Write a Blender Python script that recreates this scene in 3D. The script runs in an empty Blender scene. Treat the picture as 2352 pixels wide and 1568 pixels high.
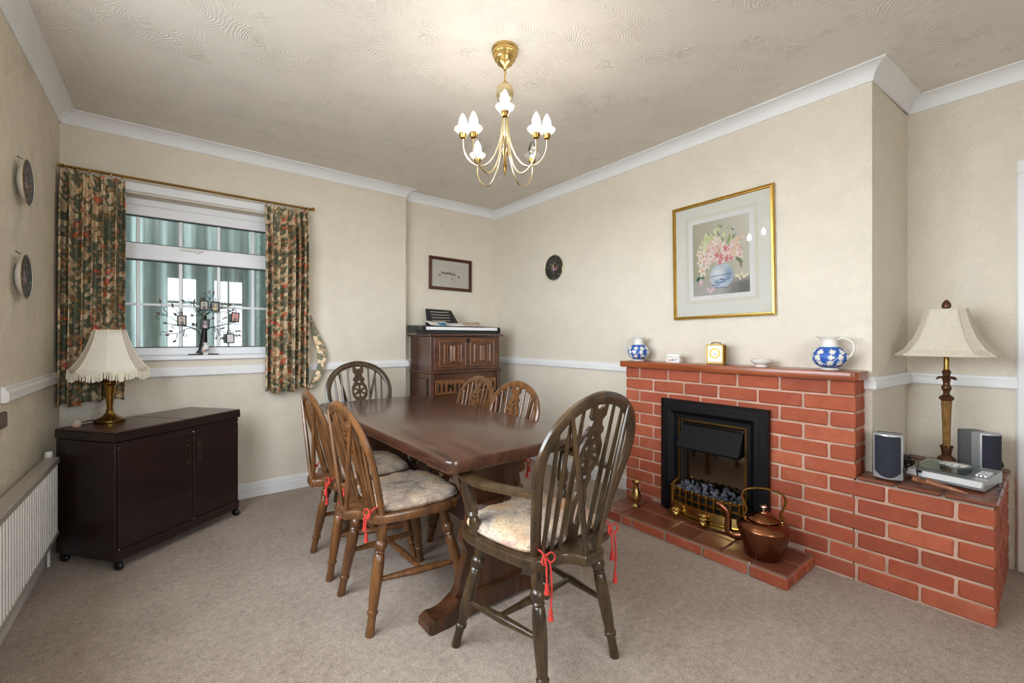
import bpy, math, random
import numpy as np
from mathutils import Vector, Matrix, geometry

# ------------------------------------------------------------------ camera, world, light, exposure
scene = bpy.context.scene
COL = scene.collection
FPX = 988.0
CAM_H = 1.09
YAW = math.radians(38.2)
cam_d = bpy.data.cameras.new('camera')
cam_d.sensor_width = 36.0
cam_d.lens = FPX / 2352 * 36.0
cam_d.shift_y = -(784 - 778) / 2352
cam_d.clip_start = 0.02
cam = bpy.data.objects.new('camera', cam_d)
COL.objects.link(cam)
cam.location = (0, 0, CAM_H)
cam.rotation_euler = (math.pi / 2, 0, -YAW)
scene.camera = cam

world = bpy.data.worlds.new('world')
scene.world = world
world.use_nodes = True
wb = world.node_tree.nodes['Background']
wb.inputs[0].default_value = (0.86, 0.935, 1.0, 1)
wb.inputs[1].default_value = 13.5

scene.view_settings.view_transform = 'Standard'
scene.view_settings.look = 'None'
scene.view_settings.gamma = 1.0
scene.view_settings.use_curve_mapping = False
scene.view_settings.exposure = 0.47
BULB = 48.0
cy = scene.cycles
cy.max_bounces = 6
cy.diffuse_bounces = 5
cy.glossy_bounces = 3
cy.transparent_max_bounces = 12
cy.sample_clamp_indirect = 8.0
cy.use_adaptive_sampling = True
cy.adaptive_threshold = .10
cy.adaptive_min_samples = 20
cy.caustics_reflective = False
cy.caustics_refractive = False

PI = math.pi
rnd = random.Random(7)
nrs = np.random.RandomState(5)

# ------------------------------------------------------------------ helpers
def lin(c):
    return tuple((x / 12.92 if x <= .04045 else ((x + .055) / 1.055) ** 2.4) for x in c)

def rgb(r, g, b):
    return lin((r / 255, g / 255, b / 255)) + (1.0,)

class MB:
    """collects geometry, build() links it as one mesh object"""
    def __init__(s):
        s.v = []; s.f = []
    def add(s, vs, fs):
        o = len(s.v)
        s.v += [tuple(v) for v in vs]
        s.f += [tuple(i + o for i in f) for f in fs]
        return s
    def box(s, x0, x1, y0, y1, z0, z1):
        return s.add([(x0,y0,z0),(x1,y0,z0),(x1,y1,z0),(x0,y1,z0),(x0,y0,z1),(x1,y0,z1),(x1,y1,z1),(x0,y1,z1)],
                     [(3,2,1,0),(4,5,6,7),(0,1,5,4),(1,2,6,5),(2,3,7,6),(3,0,4,7)])
    def cbox(s, x0, x1, y0, y1, z0, z1, b=.003):
        b = min(b, (x1-x0)*.45, (y1-y0)*.45, (z1-z0)*.45)
        X = (x0, x1); Y = (y0, y1); Z = (z0, z1); vs = []; idx = {}
        for i in (0,1):
            for j in (0,1):
                for k in (0,1):
                    sx = b if i == 0 else -b; sy = b if j == 0 else -b; sz = b if k == 0 else -b
                    for a, p in enumerate(((X[i], Y[j]+sy, Z[k]+sz), (X[i]+sx, Y[j], Z[k]+sz), (X[i]+sx, Y[j]+sy, Z[k]))):
                        idx[(i,j,k,a)] = len(vs); vs.append(p)
        g = lambda i,j,k,a: idx[(i,j,k,a)]
        fs = [(g(0,0,0,0),g(0,0,1,0),g(0,1,1,0),g(0,1,0,0)), (g(1,0,0,0),g(1,1,0,0),g(1,1,1,0),g(1,0,1,0)),
              (g(0,0,0,1),g(1,0,0,1),g(1,0,1,1),g(0,0,1,1)), (g(0,1,0,1),g(0,1,1,1),g(1,1,1,1),g(1,1,0,1)),
              (g(0,0,0,2),g(0,1,0,2),g(1,1,0,2),g(1,0,0,2)), (g(0,0,1,2),g(1,0,1,2),g(1,1,1,2),g(0,1,1,2))]
        for i in (0,1):
            for j in (0,1):
                for k in (0,1):
                    t = (g(i,j,k,0), g(i,j,k,1), g(i,j,k,2))
                    fs.append(t if (i+j+k) % 2 == 0 else t[::-1])
        for j in (0,1):
            for k in (0,1):
                q = (g(0,j,k,1), g(0,j,k,2), g(1,j,k,2), g(1,j,k,1)); fs.append(q if (j+k) % 2 == 0 else q[::-1])
        for i in (0,1):
            for k in (0,1):
                q = (g(i,0,k,2), g(i,0,k,0), g(i,1,k,0), g(i,1,k,2)); fs.append(q if (i+k) % 2 == 0 else q[::-1])
        for i in (0,1):
            for j in (0,1):
                q = (g(i,j,0,0), g(i,j,0,1), g(i,j,1,1), g(i,j,1,0)); fs.append(q if (i+j) % 2 == 0 else q[::-1])
        return s.add(vs, fs)
    def lathe(s, prof, seg=24, c=(0,0,0), sx=1.0, sy=1.0):
        vs = []; fs = []; n = len(prof)
        for (r, z) in prof:
            for k in range(seg):
                a = 2*PI*k/seg
                vs.append((c[0]+r*sx*math.cos(a), c[1]+r*sy*math.sin(a), c[2]+z))
        for i in range(n-1):
            for k in range(seg):
                k2 = (k+1) % seg
                fs.append((i*seg+k, i*seg+k2, (i+1)*seg+k2, (i+1)*seg+k))
        if prof[0][0] > 1e-6: fs.append(tuple(range(seg-1, -1, -1)))
        if prof[-1][0] > 1e-6: fs.append(tuple((n-1)*seg+k for k in range(seg)))
        return s.add(vs, fs)
    def tube(s, path, radii, seg=8, closed=False, sect=None, up=None):
        P = [Vector(p) for p in path]; n = len(P)
        if not hasattr(radii, '__len__'): radii = [radii]*n
        if sect is None: sect = [(math.cos(2*PI*k/seg), math.sin(2*PI*k/seg)) for k in range(seg)]
        m = len(sect)
        T = []
        for i in range(n):
            if closed: t = P[(i+1) % n]-P[i-1]
            else: t = P[min(i+1, n-1)]-P[max(i-1, 0)]
            if t.length < 1e-9: t = Vector((0,0,1))
            T.append(t.normalized())
        vs = []; fs = []
        if up is None:
            u = Vector((0,0,1)) if abs(T[0].z) < .9 else Vector((1,0,0))
        else: u = Vector(up)
        for i in range(n):
            if up is not None: u = Vector(up)
            a = u - T[i]*u.dot(T[i])
            if a.length < 1e-6: a = T[i].orthogonal()
            a.normalize(); b = T[i].cross(a); u = a
            r = radii[i]
            ra, rb = (r if hasattr(r, '__len__') else (r, r))
            for (p, q) in sect: vs.append(P[i]+a*(p*ra)+b*(q*rb))
        N = n if closed else n-1
        for i in range(N):
            i2 = (i+1) % n
            for k in range(m):
                k2 = (k+1) % m
                fs.append((i*m+k, i*m+k2, i2*m+k2, i2*m+k))
        if not closed:
            fs.append(tuple(range(m-1, -1, -1))); fs.append(tuple((n-1)*m+k for k in range(m)))
        return s.add(vs, fs)
    def prism(s, poly, z0, z1, b=0.0):
        """extrude a convex-ish outline in xy; b = rounded edge"""
        n = len(poly); cx = sum(p[0] for p in poly)/n; cy_ = sum(p[1] for p in poly)/n
        def inset(d):
            out = []
            for i in range(n):
                p0 = Vector(poly[i-1]); p1 = Vector(poly[i]); p2 = Vector(poly[(i+1) % n])
                e1 = (p1-p0); e2 = (p2-p1)
                if e1.length < 1e-9 or e2.length < 1e-9: out.append(tuple(p1)); continue
                e1.normalize(); e2.normalize()
                n1 = Vector((-e1.y, e1.x)); n2 = Vector((-e2.y, e2.x)); m = n1+n2
                if m.length < 1e-6: m = n1
                m.normalize(); k = max(.35, m.dot(n1))
                out.append((p1.x+m.x*d/k, p1.y+m.y*d/k))
            return out
        rings = [(0, z0), (0, z1)]
        if b > 0: rings = [(b, z0), (b*.3, z0+b*.3), (0, z0+b), (0, z1-b), (b*.3, z1-b*.3), (b, z1)]
        vs = []; fs = []
        for d, z in rings:
            for p in (inset(d) if d else poly): vs.append((p[0], p[1], z))
        for i in range(len(rings)-1):
            for k in range(n):
                k2 = (k+1) % n
                fs.append((i*n+k, i*n+k2, (i+1)*n+k2, (i+1)*n+k))
        fs.append(tuple(range(n-1, -1, -1))); fs.append(tuple((len(rings)-1)*n+k for k in range(n)))
        return s.add(vs, fs)
    def pierced(s, outline, holes, t, fn=lambda x, y, z: (x, y, z)):
        loops = [outline]+holes
        flat = [p for l in loops for p in l]; n = len(flat)
        tri = geometry.tessellate_polygon([[Vector((p[0], p[1], 0)) for p in l] for l in loops])
        vs = [fn(p[0], p[1], -t/2) for p in flat]+[fn(p[0], p[1], t/2) for p in flat]
        fs = []
        for a, b, c in tri:
            ar = (flat[b][0]-flat[a][0])*(flat[c][1]-flat[a][1])-(flat[c][0]-flat[a][0])*(flat[b][1]-flat[a][1])
            if ar < 0: b, c = c, b
            fs.append((a+n, b+n, c+n)); fs.append((c, b, a))
        o = 0
        for l in loops:
            m = len(l)
            area = sum(l[i-1][0]*l[i][1]-l[i][0]*l[i-1][1] for i in range(m))
            hole = o > 0
            for k in range(m):
                k2 = (k+1) % m
                q = (o+k, o+k2, o+k2+n, o+k+n)
                if (area < 0) != hole: q = q[::-1]
                fs.append(q)
            o += m
        return s.add(vs, fs)
    def grid(s, nx, ny, fn):
        vs = [fn(i/(nx-1), j/(ny-1)) for j in range(ny) for i in range(nx)]
        fs = [(j*nx+i, j*nx+i+1, (j+1)*nx+i+1, (j+1)*nx+i) for j in range(ny-1) for i in range(nx-1)]
        return s.add(vs, fs)
    def ell(s, c, r, seg=16, rings=9):
        prof = [(max(1e-7, math.cos(-PI/2+PI*i/(rings-1)))*1.0, math.sin(-PI/2+PI*i/(rings-1))) for i in range(rings)]
        vs = []; fs = []
        for (pr, pz) in prof:
            for k in range(seg):
                a = 2*PI*k/seg
                vs.append((c[0]+r[0]*pr*math.cos(a), c[1]+r[1]*pr*math.sin(a), c[2]+r[2]*pz))
        for i in range(rings-1):
            for k in range(seg):
                k2 = (k+1) % seg
                fs.append((i*seg+k, i*seg+k2, (i+1)*seg+k2, (i+1)*seg+k))
        return s.add(vs, fs)
    def xf(s, M):
        s.v = [tuple(M @ Vector(v)) for v in s.v]; return s
    def mesh(s, name, mat, smooth=35):
        me = bpy.data.meshes.new(name)
        me.from_pydata(s.v, [], s.f); me.update()
        if smooth:
            me.polygons.foreach_set('use_smooth', [True]*len(me.polygons))
            me.set_sharp_from_angle(angle=math.radians(smooth))
        if mat is not None: me.materials.append(mat)
        return me
    def build(s, name, mat, parent=None, smooth=35, **kw):
        return mobj(name, s.mesh(name, mat, smooth), parent, **kw)

def mobj(name, me, parent=None, label=None, cat=None, group=None, kind=None):
    o = bpy.data.objects.new(name, me); COL.objects.link(o)
    if parent is not None: o.parent = parent
    return tag(o, label, cat, group, kind)

def tag(o, label=None, cat=None, group=None, kind=None):
    if label: o['label'] = label
    if cat: o['category'] = cat
    if group: o['group'] = group
    if kind: o['kind'] = kind
    return o

def thing(name, label, cat, loc=(0,0,0), rz=0, group=None):
    o = bpy.data.objects.new(name, None); COL.objects.link(o)
    o.empty_display_size = .05
    o.location = loc; o.rotation_euler = (0, 0, rz)
    return tag(o, label, cat, group)

def copy_tree(o, parent=None, swap=None):
    c = o.copy(); COL.objects.link(c); c.parent = parent
    for ch in list(o.children): copy_tree(ch, c)
    return c

def cr(pts, n=6, closed=False):
    """Catmull-Rom through pts"""
    P = [Vector(p) for p in pts]; out = []; m = len(P)
    N = m if closed else m-1
    for i in range(N):
        p1 = P[i]; p2 = P[(i+1) % m]
        p0 = P[i-1] if (closed or i > 0) else p1*2-p2
        p3 = P[(i+2) % m] if (closed or i+2 < m) else p2*2-p1
        for k in range(n):
            t = k/n
            out.append(.5*((2*p1)+(p2-p0)*t+(2*p0-5*p1+4*p2-p3)*t*t+(3*p1-p0-3*p2+p3)*t**3))
    if not closed: out.append(P[-1])
    return out

def lerp_tab(tab, x):
    return float(np.interp(x, [t[0] for t in tab], [t[1] for t in tab]))

def rrect(x0, x1, y0, y1, r, n=5):
    out = []
    for (cx, cy_, a0) in ((x1-r, y0+r, -PI/2), (x1-r, y1-r, 0), (x0+r, y1-r, PI/2), (x0+r, y0+r, PI)):
        for k in range(n+1):
            a = a0+PI/2*k/n
            out.append((cx+r*math.cos(a), cy_+r*math.sin(a)))
    return out

# ------------------------------------------------------------------ material helpers
class NT:
    def __init__(s, name):
        s.m = bpy.data.materials.new(name); s.m.use_nodes = True
        s.t = s.m.node_tree; s.p = s.t.nodes['Principled BSDF']; s.out = s.t.nodes['Material Output']
    def n(s, typ, **kw):
        x = s.t.nodes.new(typ)
        for k, v in kw.items(): setattr(x, k, v)
        return x
    def l(s, a, b): s.t.links.new(a, b)
    def val(s, sock, v):
        if hasattr(v, 'is_output') or isinstance(v, bpy.types.NodeSocket): s.l(v, sock)
        else: sock.default_value = v
    def math(s, op, a, b=0.0, c=0.0, clamp=False):
        x = s.n('ShaderNodeMath', operation=op, use_clamp=clamp)
        s.val(x.inputs[0], a); s.val(x.inputs[1], b); s.val(x.inputs[2], c)
        return x.outputs[0]
    def mix(s, f, a, b):
        x = s.n('ShaderNodeMix', data_type='RGBA')
        s.val(x.inputs[0], f); s.val(x.inputs[6], a); s.val(x.inputs[7], b)
        return x.outputs[2]
    def coords(s, kind='Object', scale=(1,1,1), rot=(0,0,0), loc=(0,0,0)):
        tc = s.n('ShaderNodeTexCoord'); mp = s.n('ShaderNodeMapping')
        mp.inputs['Scale'].default_value = scale; mp.inputs['Rotation'].default_value = rot; mp.inputs['Location'].default_value = loc
        s.l(tc.outputs[kind], mp.inputs[0]); return mp.outputs[0]
    def noise(s, vec, scale, detail=3.0, rough=.5, dist=0.0):
        x = s.n('ShaderNodeTexNoise'); s.l(vec, x.inputs['Vector'])
        x.inputs['Scale'].default_value = scale; x.inputs['Detail'].default_value = detail
        x.inputs['Roughness'].default_value = rough; x.inputs['Distortion'].default_value = dist
        return x
    def ramp(s, fac, stops, interp='LINEAR'):
        x = s.n('ShaderNodeValToRGB'); x.color_ramp.interpolation = interp
        el = x.color_ramp.elements
        while len(el) < len(stops): el.new(.5)
        for e, (p, c) in zip(el, stops): e.position = p; e.color = c if len(c) == 4 else tuple(c)+(1,)
        s.val(x.inputs[0], fac); return x.outputs[0]
    def bump(s, h, strength=.3, dist=.002, normal=None):
        x = s.n('ShaderNodeBump'); x.inputs['Strength'].default_value = strength; x.inputs['Distance'].default_value = dist
        s.val(x.inputs['Height'], h)
        if normal is not None: s.l(normal, x.inputs['Normal'])
        s.l(x.outputs[0], s.p.inputs['Normal']); return x.outputs[0]
    def set(s, **kw):
        for k, v in kw.items(): s.val(s.p.inputs[k.replace('_', ' ')], v)
        return s.m

def basic(name, c, rough=.5, metal=0.0, var=.12, vs=12.0, bump=0.0, bs=150.0, coat=0.0, spec=.5, **kw):
    t = NT(name); v = t.coords()
    nz = t.noise(v, vs, 4.0)
    d = tuple(x*(1-var) for x in c[:3])+(1,); l2 = tuple(min(1, x*(1+var)) for x in c[:3])+(1,)
    t.set(Base_Color=t.ramp(nz.outputs[0], [(.3, d), (.7, l2)]), Roughness=rough, Metallic=metal, Coat_Weight=coat)
    t.p.inputs['Specular IOR Level'].default_value = spec
    if bump: t.bump(t.noise(v, bs, 3.0).outputs[0], bump, .001)
    for k, x in kw.items(): t.p.inputs[k.replace('_', ' ')].default_value = x
    return t.m

def wood(name, dark, light, rough=.32, axis='Z', scale=1.0, coat=.25, grain=1.0, bump=.08):
    t = NT(name)
    sc = {'X': (1.2, 14, 14), 'Y': (14, 1.2, 14), 'Z': (14, 14, 1.2)}[axis]
    v = t.coords('Object', tuple(q*scale for q in sc))
    oi = t.n('ShaderNodeObjectInfo')
    add = t.n('ShaderNodeVectorMath', operation='ADD'); t.l(v, add.inputs[0])
    cmb = t.n('ShaderNodeCombineXYZ'); r = t.math('MULTIPLY', oi.outputs['Random'], 37.0)
    for k in range(3): t.l(r, cmb.inputs[k])
    t.l(cmb.outputs[0], add.inputs[1]); v = add.outputs[0]
    a = t.noise(v, 1.6, 6.0, .6, .8); b = t.noise(v, 9.0, 3.0, .6, .2)
    f = t.math('ADD', t.math('MULTIPLY', a.outputs[0], .72), t.math('MULTIPLY', b.outputs[0], .28*grain))
    mid = tuple((x+y)/2 for x, y in zip(dark, light))
    col = t.ramp(f, [(.34, dark), (.5, mid), (.66, light)])
    t.set(Base_Color=col, Roughness=rough, Coat_Weight=coat)
    t.p.inputs['Coat Roughness'].default_value = .18
    t.bump(b.outputs[0], bump, .0006)
    return t.m

def glass_pane(name, tint=(.92, .97, .96, 1), refl=1.0):
    t = NT(name)
    tr = t.n('ShaderNodeBsdfTransparent'); tr.inputs[0].default_value = tint
    gl = t.n('ShaderNodeBsdfGlossy'); gl.inputs['Roughness'].default_value = .0
    fr = t.n('ShaderNodeFresnel'); fr.inputs[0].default_value = 1.55
    f = t.math('MULTIPLY', fr.outputs[0], refl, clamp=True)
    mx = t.n('ShaderNodeMixShader'); t.l(f, mx.inputs[0]); t.l(tr.outputs[0], mx.inputs[1]); t.l(gl.outputs[0], mx.inputs[2])
    t.l(mx.outputs[0], t.out.inputs[0]); return t.m

def emit(name, c, s):
    t = NT(name); t.p.inputs['Base Color'].default_value = (1,1,1,1)
    t.p.inputs['Emission Color'].default_value = c; t.p.inputs['Emission Strength'].default_value = s
    return t.m

def painted(name, rough=.5, coat=0.0):
    t = NT(name); a = t.n('ShaderNodeAttribute', attribute_name='Col')
    t.set(Base_Color=a.outputs['Color'], Roughness=rough, Coat_Weight=coat); return t.m

MAT = {}
def wallpaper(name, c, vert=False, strength=.55):
    t = NT(name); v = t.coords('Object')
    w = t.noise(v, 7.0, 1.0, .5)
    mixv = t.n('ShaderNodeVectorMath', operation='MULTIPLY_ADD')
    t.l(w.outputs['Color'], mixv.inputs[0]); mixv.inputs[1].default_value = (.34, .34, .34); t.l(v, mixv.inputs[2])
    st = t.n('ShaderNodeMapping'); t.l(mixv.outputs[0], st.inputs[0])
    st.inputs['Scale'].default_value = (95, 95, 24) if vert else (52, 52, 40)
    a = t.noise(st.outputs[0], 1.0, 2.0, .55)
    b = t.noise(v, 260.0, 0.0)
    ridge = t.math('ABSOLUTE', t.math('SUBTRACT', a.outputs[0], .5))
    ridge = t.math('SUBTRACT', 1.0, t.math('MULTIPLY', ridge, 9.0), clamp=True)
    h = t.math('ADD', ridge, t.math('MULTIPLY', b.outputs[0], .35))
    t.set(Base_Color=t.ramp(w.outputs[0], [(.3, tuple(x*.97 for x in c[:3])+(1,)), (.7, c)]), Roughness=.75); t.p.inputs['Specular IOR Level'].default_value = .25
    t.bump(h, strength, .0022); return t.m

MAT['wall'] = wallpaper('wall_paper', rgb(230, 221, 205), False, .6)
MAT['wall_left'] = wallpaper('wall_paper_left', rgb(230, 220, 200), True, .75)

def ceiling_mat():
    t = NT('ceiling_artex'); v = t.coords('Object', (1, 1, 0))
    wob = t.noise(v, 7.0, 1.0)
    dv = t.n('ShaderNodeVectorMath', operation='MULTIPLY_ADD'); t.l(wob.outputs['Color'], dv.inputs[0])
    dv.inputs[1].default_value = (.09, .09, 0); t.l(v, dv.inputs[2])
    vo = t.n('ShaderNodeTexVoronoi', voronoi_dimensions='2D', feature='F1'); t.l(dv.outputs[0], vo.inputs['Vector'])
    vo.inputs['Scale'].default_value = 5.4; vo.inputs['Randomness'].default_value = .95
    rings = t.math('SINE', t.math('MULTIPLY', vo.outputs['Distance'], 105.0))
    fade = t.noise(v, 4.0, 0.0)
    rings = t.math('MULTIPLY', rings, t.math('MULTIPLY', t.math('SUBTRACT', fade.outputs[0], .38, clamp=True), 4.0, clamp=True))
    # raised, dragged dabs of plaster at the middle of each swirl
    sc = t.n('ShaderNodeSeparateColor'); t.l(vo.outputs['Color'], sc.inputs[0])
    patch = t.math('MULTIPLY', t.math('SUBTRACT', .30, vo.outputs['Distance']), 6.0, clamp=True)
    st = t.noise(dv.outputs[0], 34.0, 1.0, .55, .9)
    ridge = t.math('SUBTRACT', 1.0, t.math('MULTIPLY', t.math('ABSOLUTE', t.math('SUBTRACT', st.outputs[0], .5)), 7.0), clamp=True)
    sel = t.math('MULTIPLY', t.math('SUBTRACT', sc.outputs[0], .2, clamp=True), 1.5, clamp=True)
    dab = t.math('MULTIPLY', t.math('MULTIPLY', patch, ridge), sel)
    fine = t.noise(v, 38.0, 1.0, .6)
    h = t.math('ADD', t.math('ADD', t.math('MULTIPLY', rings, .17), t.math('MULTIPLY', dab, .60)), t.math('MULTIPLY', fine.outputs[0], .12))
    t.set(Base_Color=rgb(228, 222, 214), Roughness=.7); t.p.inputs['Specular IOR Level'].default_value = .3
    t.bump(h, .8, .0065); return t.m
MAT['ceiling'] = ceiling_mat()

def carpet_mat():
    t = NT('carpet'); v = t.coords('Object')
    big = t.noise(v, 4.0, 2.0, .6); mid = t.noise(v, 40.0, 3.0, .7); pile = t.noise(v, 420.0, 0.0)
    spk = t.noise(v, 210.0, 1.0, .6)
    f = t.math('ADD', t.math('MULTIPLY', big.outputs[0], .17), t.math('ADD', t.math('MULTIPLY', mid.outputs[0], .36), t.math('MULTIPLY', spk.outputs[0], .50)))
    col = t.ramp(f, [(.38, rgb(150, 129, 114)), (.51, rgb(190, 170, 153)), (.64, rgb(216, 198, 181))])
    dark = t.math('GREATER_THAN', t.noise(v, 260.0, 1.0).outputs[0], .70)
    col = t.mix(t.math('MULTIPLY', dark, .55), col, rgb(88, 70, 60))
    t.set(Base_Color=col, Roughness=.95, Sheen_Weight=.25); t.p.inputs['Specular IOR Level'].default_value = .1
    t.bump(t.math('ADD', pile.outputs[0], t.math('MULTIPLY', spk.outputs[0], .8)), .9, .006); return t.m
MAT['carpet'] = carpet_mat()
MAT['white'] = basic('white_gloss_paint', rgb(236, 236, 237), .35, var=.02, vs=4)
MAT['cove'] = basic('white_matt_cove', rgb(236, 237, 239), .55, var=.015, vs=3)
MAT['upvc'] = basic('white_upvc', rgb(240, 241, 245), .28, var=.01)

def brick_mat():
    t = NT('red_brick'); v = t.coords('Object'); oi = t.n('ShaderNodeObjectInfo')
    add = t.n('ShaderNodeVectorMath', operation='ADD'); t.l(v, add.inputs[0])
    cmb = t.n('ShaderNodeCombineXYZ'); r = t.math('MULTIPLY', oi.outputs['Random'], 91.0)
    for k in range(3): t.l(r, cmb.inputs[k])
    t.l(cmb.outputs[0], add.inputs[1]); v = add.outputs[0]
    a = t.noise(v, 14.0, 5.0, .65); b = t.noise(v, 70.0, 3.0, .6); sm = t.noise(v, 5.0, 3.0, .6, .6)
    base = t.ramp(oi.outputs['Random'], [(0, rgb(150, 72, 48)), (.4, rgb(172, 88, 58)), (.75, rgb(160, 74, 50)), (1, rgb(186, 102, 70))])
    col = t.mix(t.math('MULTIPLY', t.math('SUBTRACT', a.outputs[0], .42, clamp=True), 1.6, clamp=True), base, rgb(136, 62, 46))
    smear = t.math('MULTIPLY', t.math('SUBTRACT', sm.outputs[0], .56, clamp=True), 3.2, clamp=True)
    col = t.mix(t.math('MULTIPLY', smear, .3), col, rgb(206, 150, 122))
    col = t.mix(t.math('MULTIPLY', t.math('GREATER_THAN', b.outputs[0], .70), .5), col, rgb(206, 128, 100))
    t.set(Base_Color=col, Roughness=.82); t.bump(t.math('ADD', a.outputs[0], b.outputs[0]), .5, .003); return t.m
MAT['brick'] = brick_mat()
MAT['mortar'] = basic('mortar_joint', rgb(188, 156, 138), .9, var=.22, vs=9, bump=.7, bs=120)
MAT['grout'] = basic('grey_grout', rgb(150, 136, 124), .9, var=.15, vs=14, bump=.4, bs=200)

def tile_mat():
    t = NT('quarry_tile'); v = t.coords('Object'); oi = t.n('ShaderNodeObjectInfo')
    a = t.noise(v, 18.0, 4.0, .6)
    base = t.ramp(oi.outputs['Random'], [(0, rgb(104, 58, 42)), (.5, rgb(122, 68, 48)), (1, rgb(92, 54, 42))])
    col = t.mix(t.math('MULTIPLY', a.outputs[0], .5), base, rgb(140, 82, 58))
    t.set(Base_Color=col, Roughness=.34, Coat_Weight=.2); t.bump(t.noise(v, 90.0).outputs[0], .15, .001); return t.m
MAT['tile'] = tile_mat()
MAT['mantel'] = wood('mantel_wood', rgb(120, 56, 28), rgb(170, 88, 46), .3, 'Y', 1.6)
MAT['table'] = wood('table_oak_dark', rgb(46, 26, 18), rgb(98, 61, 43), .26, 'Y', .8, .35)
MAT['trestle'] = wood('trestle_oak', rgb(46, 27, 16), rgb(92, 56, 34), .34, 'Z', 1.0, .3)
MAT['oak_warm'] = wood('chair_oak_warm', rgb(70, 44, 24), rgb(128, 84, 46), .3, 'Z', 1.4, .35)
MAT['oak_dark'] = wood('chair_oak_dark', rgb(28, 20, 13), rgb(84, 63, 38), .28, 'Z', 1.4, .4)
MAT['bureau'] = wood('bureau_oak', rgb(50, 28, 18), rgb(112, 68, 40), .36, 'X', 1.0, .25)
MAT['bureau_side'] = wood('bureau_oak_side', rgb(60, 36, 28), rgb(100, 66, 52), .32, 'Z', .7, .3)
MAT['bureau_light'] = wood('bureau_oak_carved', rgb(72, 42, 24), rgb(150, 98, 58), .36, 'Z', 1.3, .25)
MAT['bureau_dark'] = basic('bureau_dark_recess', rgb(30, 18, 12), .5, var=.2)
MAT['trolley'] = wood('trolley_wood_effect', rgb(24, 12, 10), rgb(44, 25, 20), .4, 'X', 1.0, .15, .6, .03)
MAT['trolley_top'] = wood('trolley_top', rgb(52, 32, 28), rgb(76, 50, 44), .3, 'X', 1.0, .25, .6, .03)
MAT['brass'] = basic('polished_brass', rgb(206, 176, 110), .22, 1.0, .12, 20)
MAT['brass_old'] = basic('antique_brass', rgb(158, 122, 62), .26, 1.0, .18, 14)
MAT['brass_pale'] = basic('pale_brass', rgb(222, 206, 168), .25, 1.0, .06)
MAT['copper'] = basic('aged_copper', rgb(138, 90, 64), .24, 1.0, .4, 9)
MAT['gold'] = basic('gilt_frame', rgb(214, 174, 92), .3, 1.0, .12, 30, .2, 200)
MAT['black'] = basic('black_cast_metal', rgb(11, 11, 14), .45, 0, .1, 30, spec=.25)
MAT['black_gloss'] = basic('black_plastic', rgb(16, 16, 18), .3, 0, .1)
MAT['black_matt'] = basic('black_matt', rgb(34, 32, 33), .55, 0, .1)
MAT['iron'] = basic('dark_iron', rgb(34, 32, 30), .4, .6, .2)
MAT['chrome'] = basic('chrome', rgb(220, 222, 226), .12, 1.0, .02)
MAT['silver'] = basic('silver_plastic', rgb(176, 178, 180), .34, .35, .04)
MAT['silver_light'] = basic('bright_silver_strip', rgb(226, 228, 230), .3, .2, .02)
MAT['grille'] = basic('dark_speaker_cloth', rgb(40, 42, 54), .9, 0, .12, 300, .4, 900)
MAT['grey_cab'] = basic('grey_speaker_cabinet', rgb(104, 106, 108), .6, 0, .08)
MAT['shade'] = basic('cream_lamp_shade', rgb(226, 219, 205), .8, 0, .04, 60, .3, 500)
MAT['shade_r'] = basic('ivory_silk_shade', rgb(208, 200, 180), .75, 0, .05, 60, .3, 500)
MAT['fringe'] = basic('cream_fringe', rgb(240, 232, 214), .85, 0, .08, 90)
MAT['bronze'] = basic('bronze_resin', rgb(92, 58, 36), .34, .55, .35, 25, .3, 120)
MAT['bronze_gold'] = basic('gilded_column', rgb(140, 104, 56), .4, .6, .4, 40, .3, 160)
MAT['ceramic'] = basic('white_ceramic', rgb(236, 234, 228), .22, 0, .02, 8, coat=.4)
MAT['jug_white'] = basic('matt_white_stoneware', rgb(232, 228, 218), .42, 0, .02)
MAT['jug_blue'] = basic('blue_jasper', rgb(44, 92, 176), .5, 0, .12, 30)
MAT['paper'] = basic('white_paper', rgb(228, 226, 222), .8, 0, .03)
MAT['mount'] = basic('cream_mount_card', rgb(226, 223, 212), .85, 0, .02)
MAT['mount_line'] = basic('gilt_ruled_line', rgb(196, 172, 116), .6, 0, .05)
MAT['mahogany'] = wood('mahogany_frame', rgb(52, 22, 14), rgb(98, 46, 28), .32, 'X', 2.0, .3)
MAT['red_cord'] = basic('red_cotton_cord', rgb(196, 54, 44), .8, 0, .2, 200, .5, 700)
MAT['rad'] = basic('white_radiator_enamel', rgb(232, 230, 226), .35, 0, .02)
MAT['rad_top'] = basic('grey_radiator_trim', rgb(176, 170, 160), .4, .1, .05)
MAT['pane'] = glass_pane('window_glass', (.93, .98, .97, 1), 1.6)
MAT['pic_glass'] = glass_pane('picture_glass', (.99, .99, .99, 1), .6)
MAT['lid_glass'] = glass_pane('green_lid_glass', (.88, .95, .92, 1), .8)
MAT['cutglass'] = None
MAT['paint'] = painted('printed_paper', .7)
MAT['paint_gloss'] = painted('glazed_print', .38, .08)
MAT['bulb_on'] = emit('lit_bulb', (1.0, .92, .82, 1), BULB)
MAT['bulb_off'] = glass_pane('clear_bulb_glass', (.97, .96, .93, 1))
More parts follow.
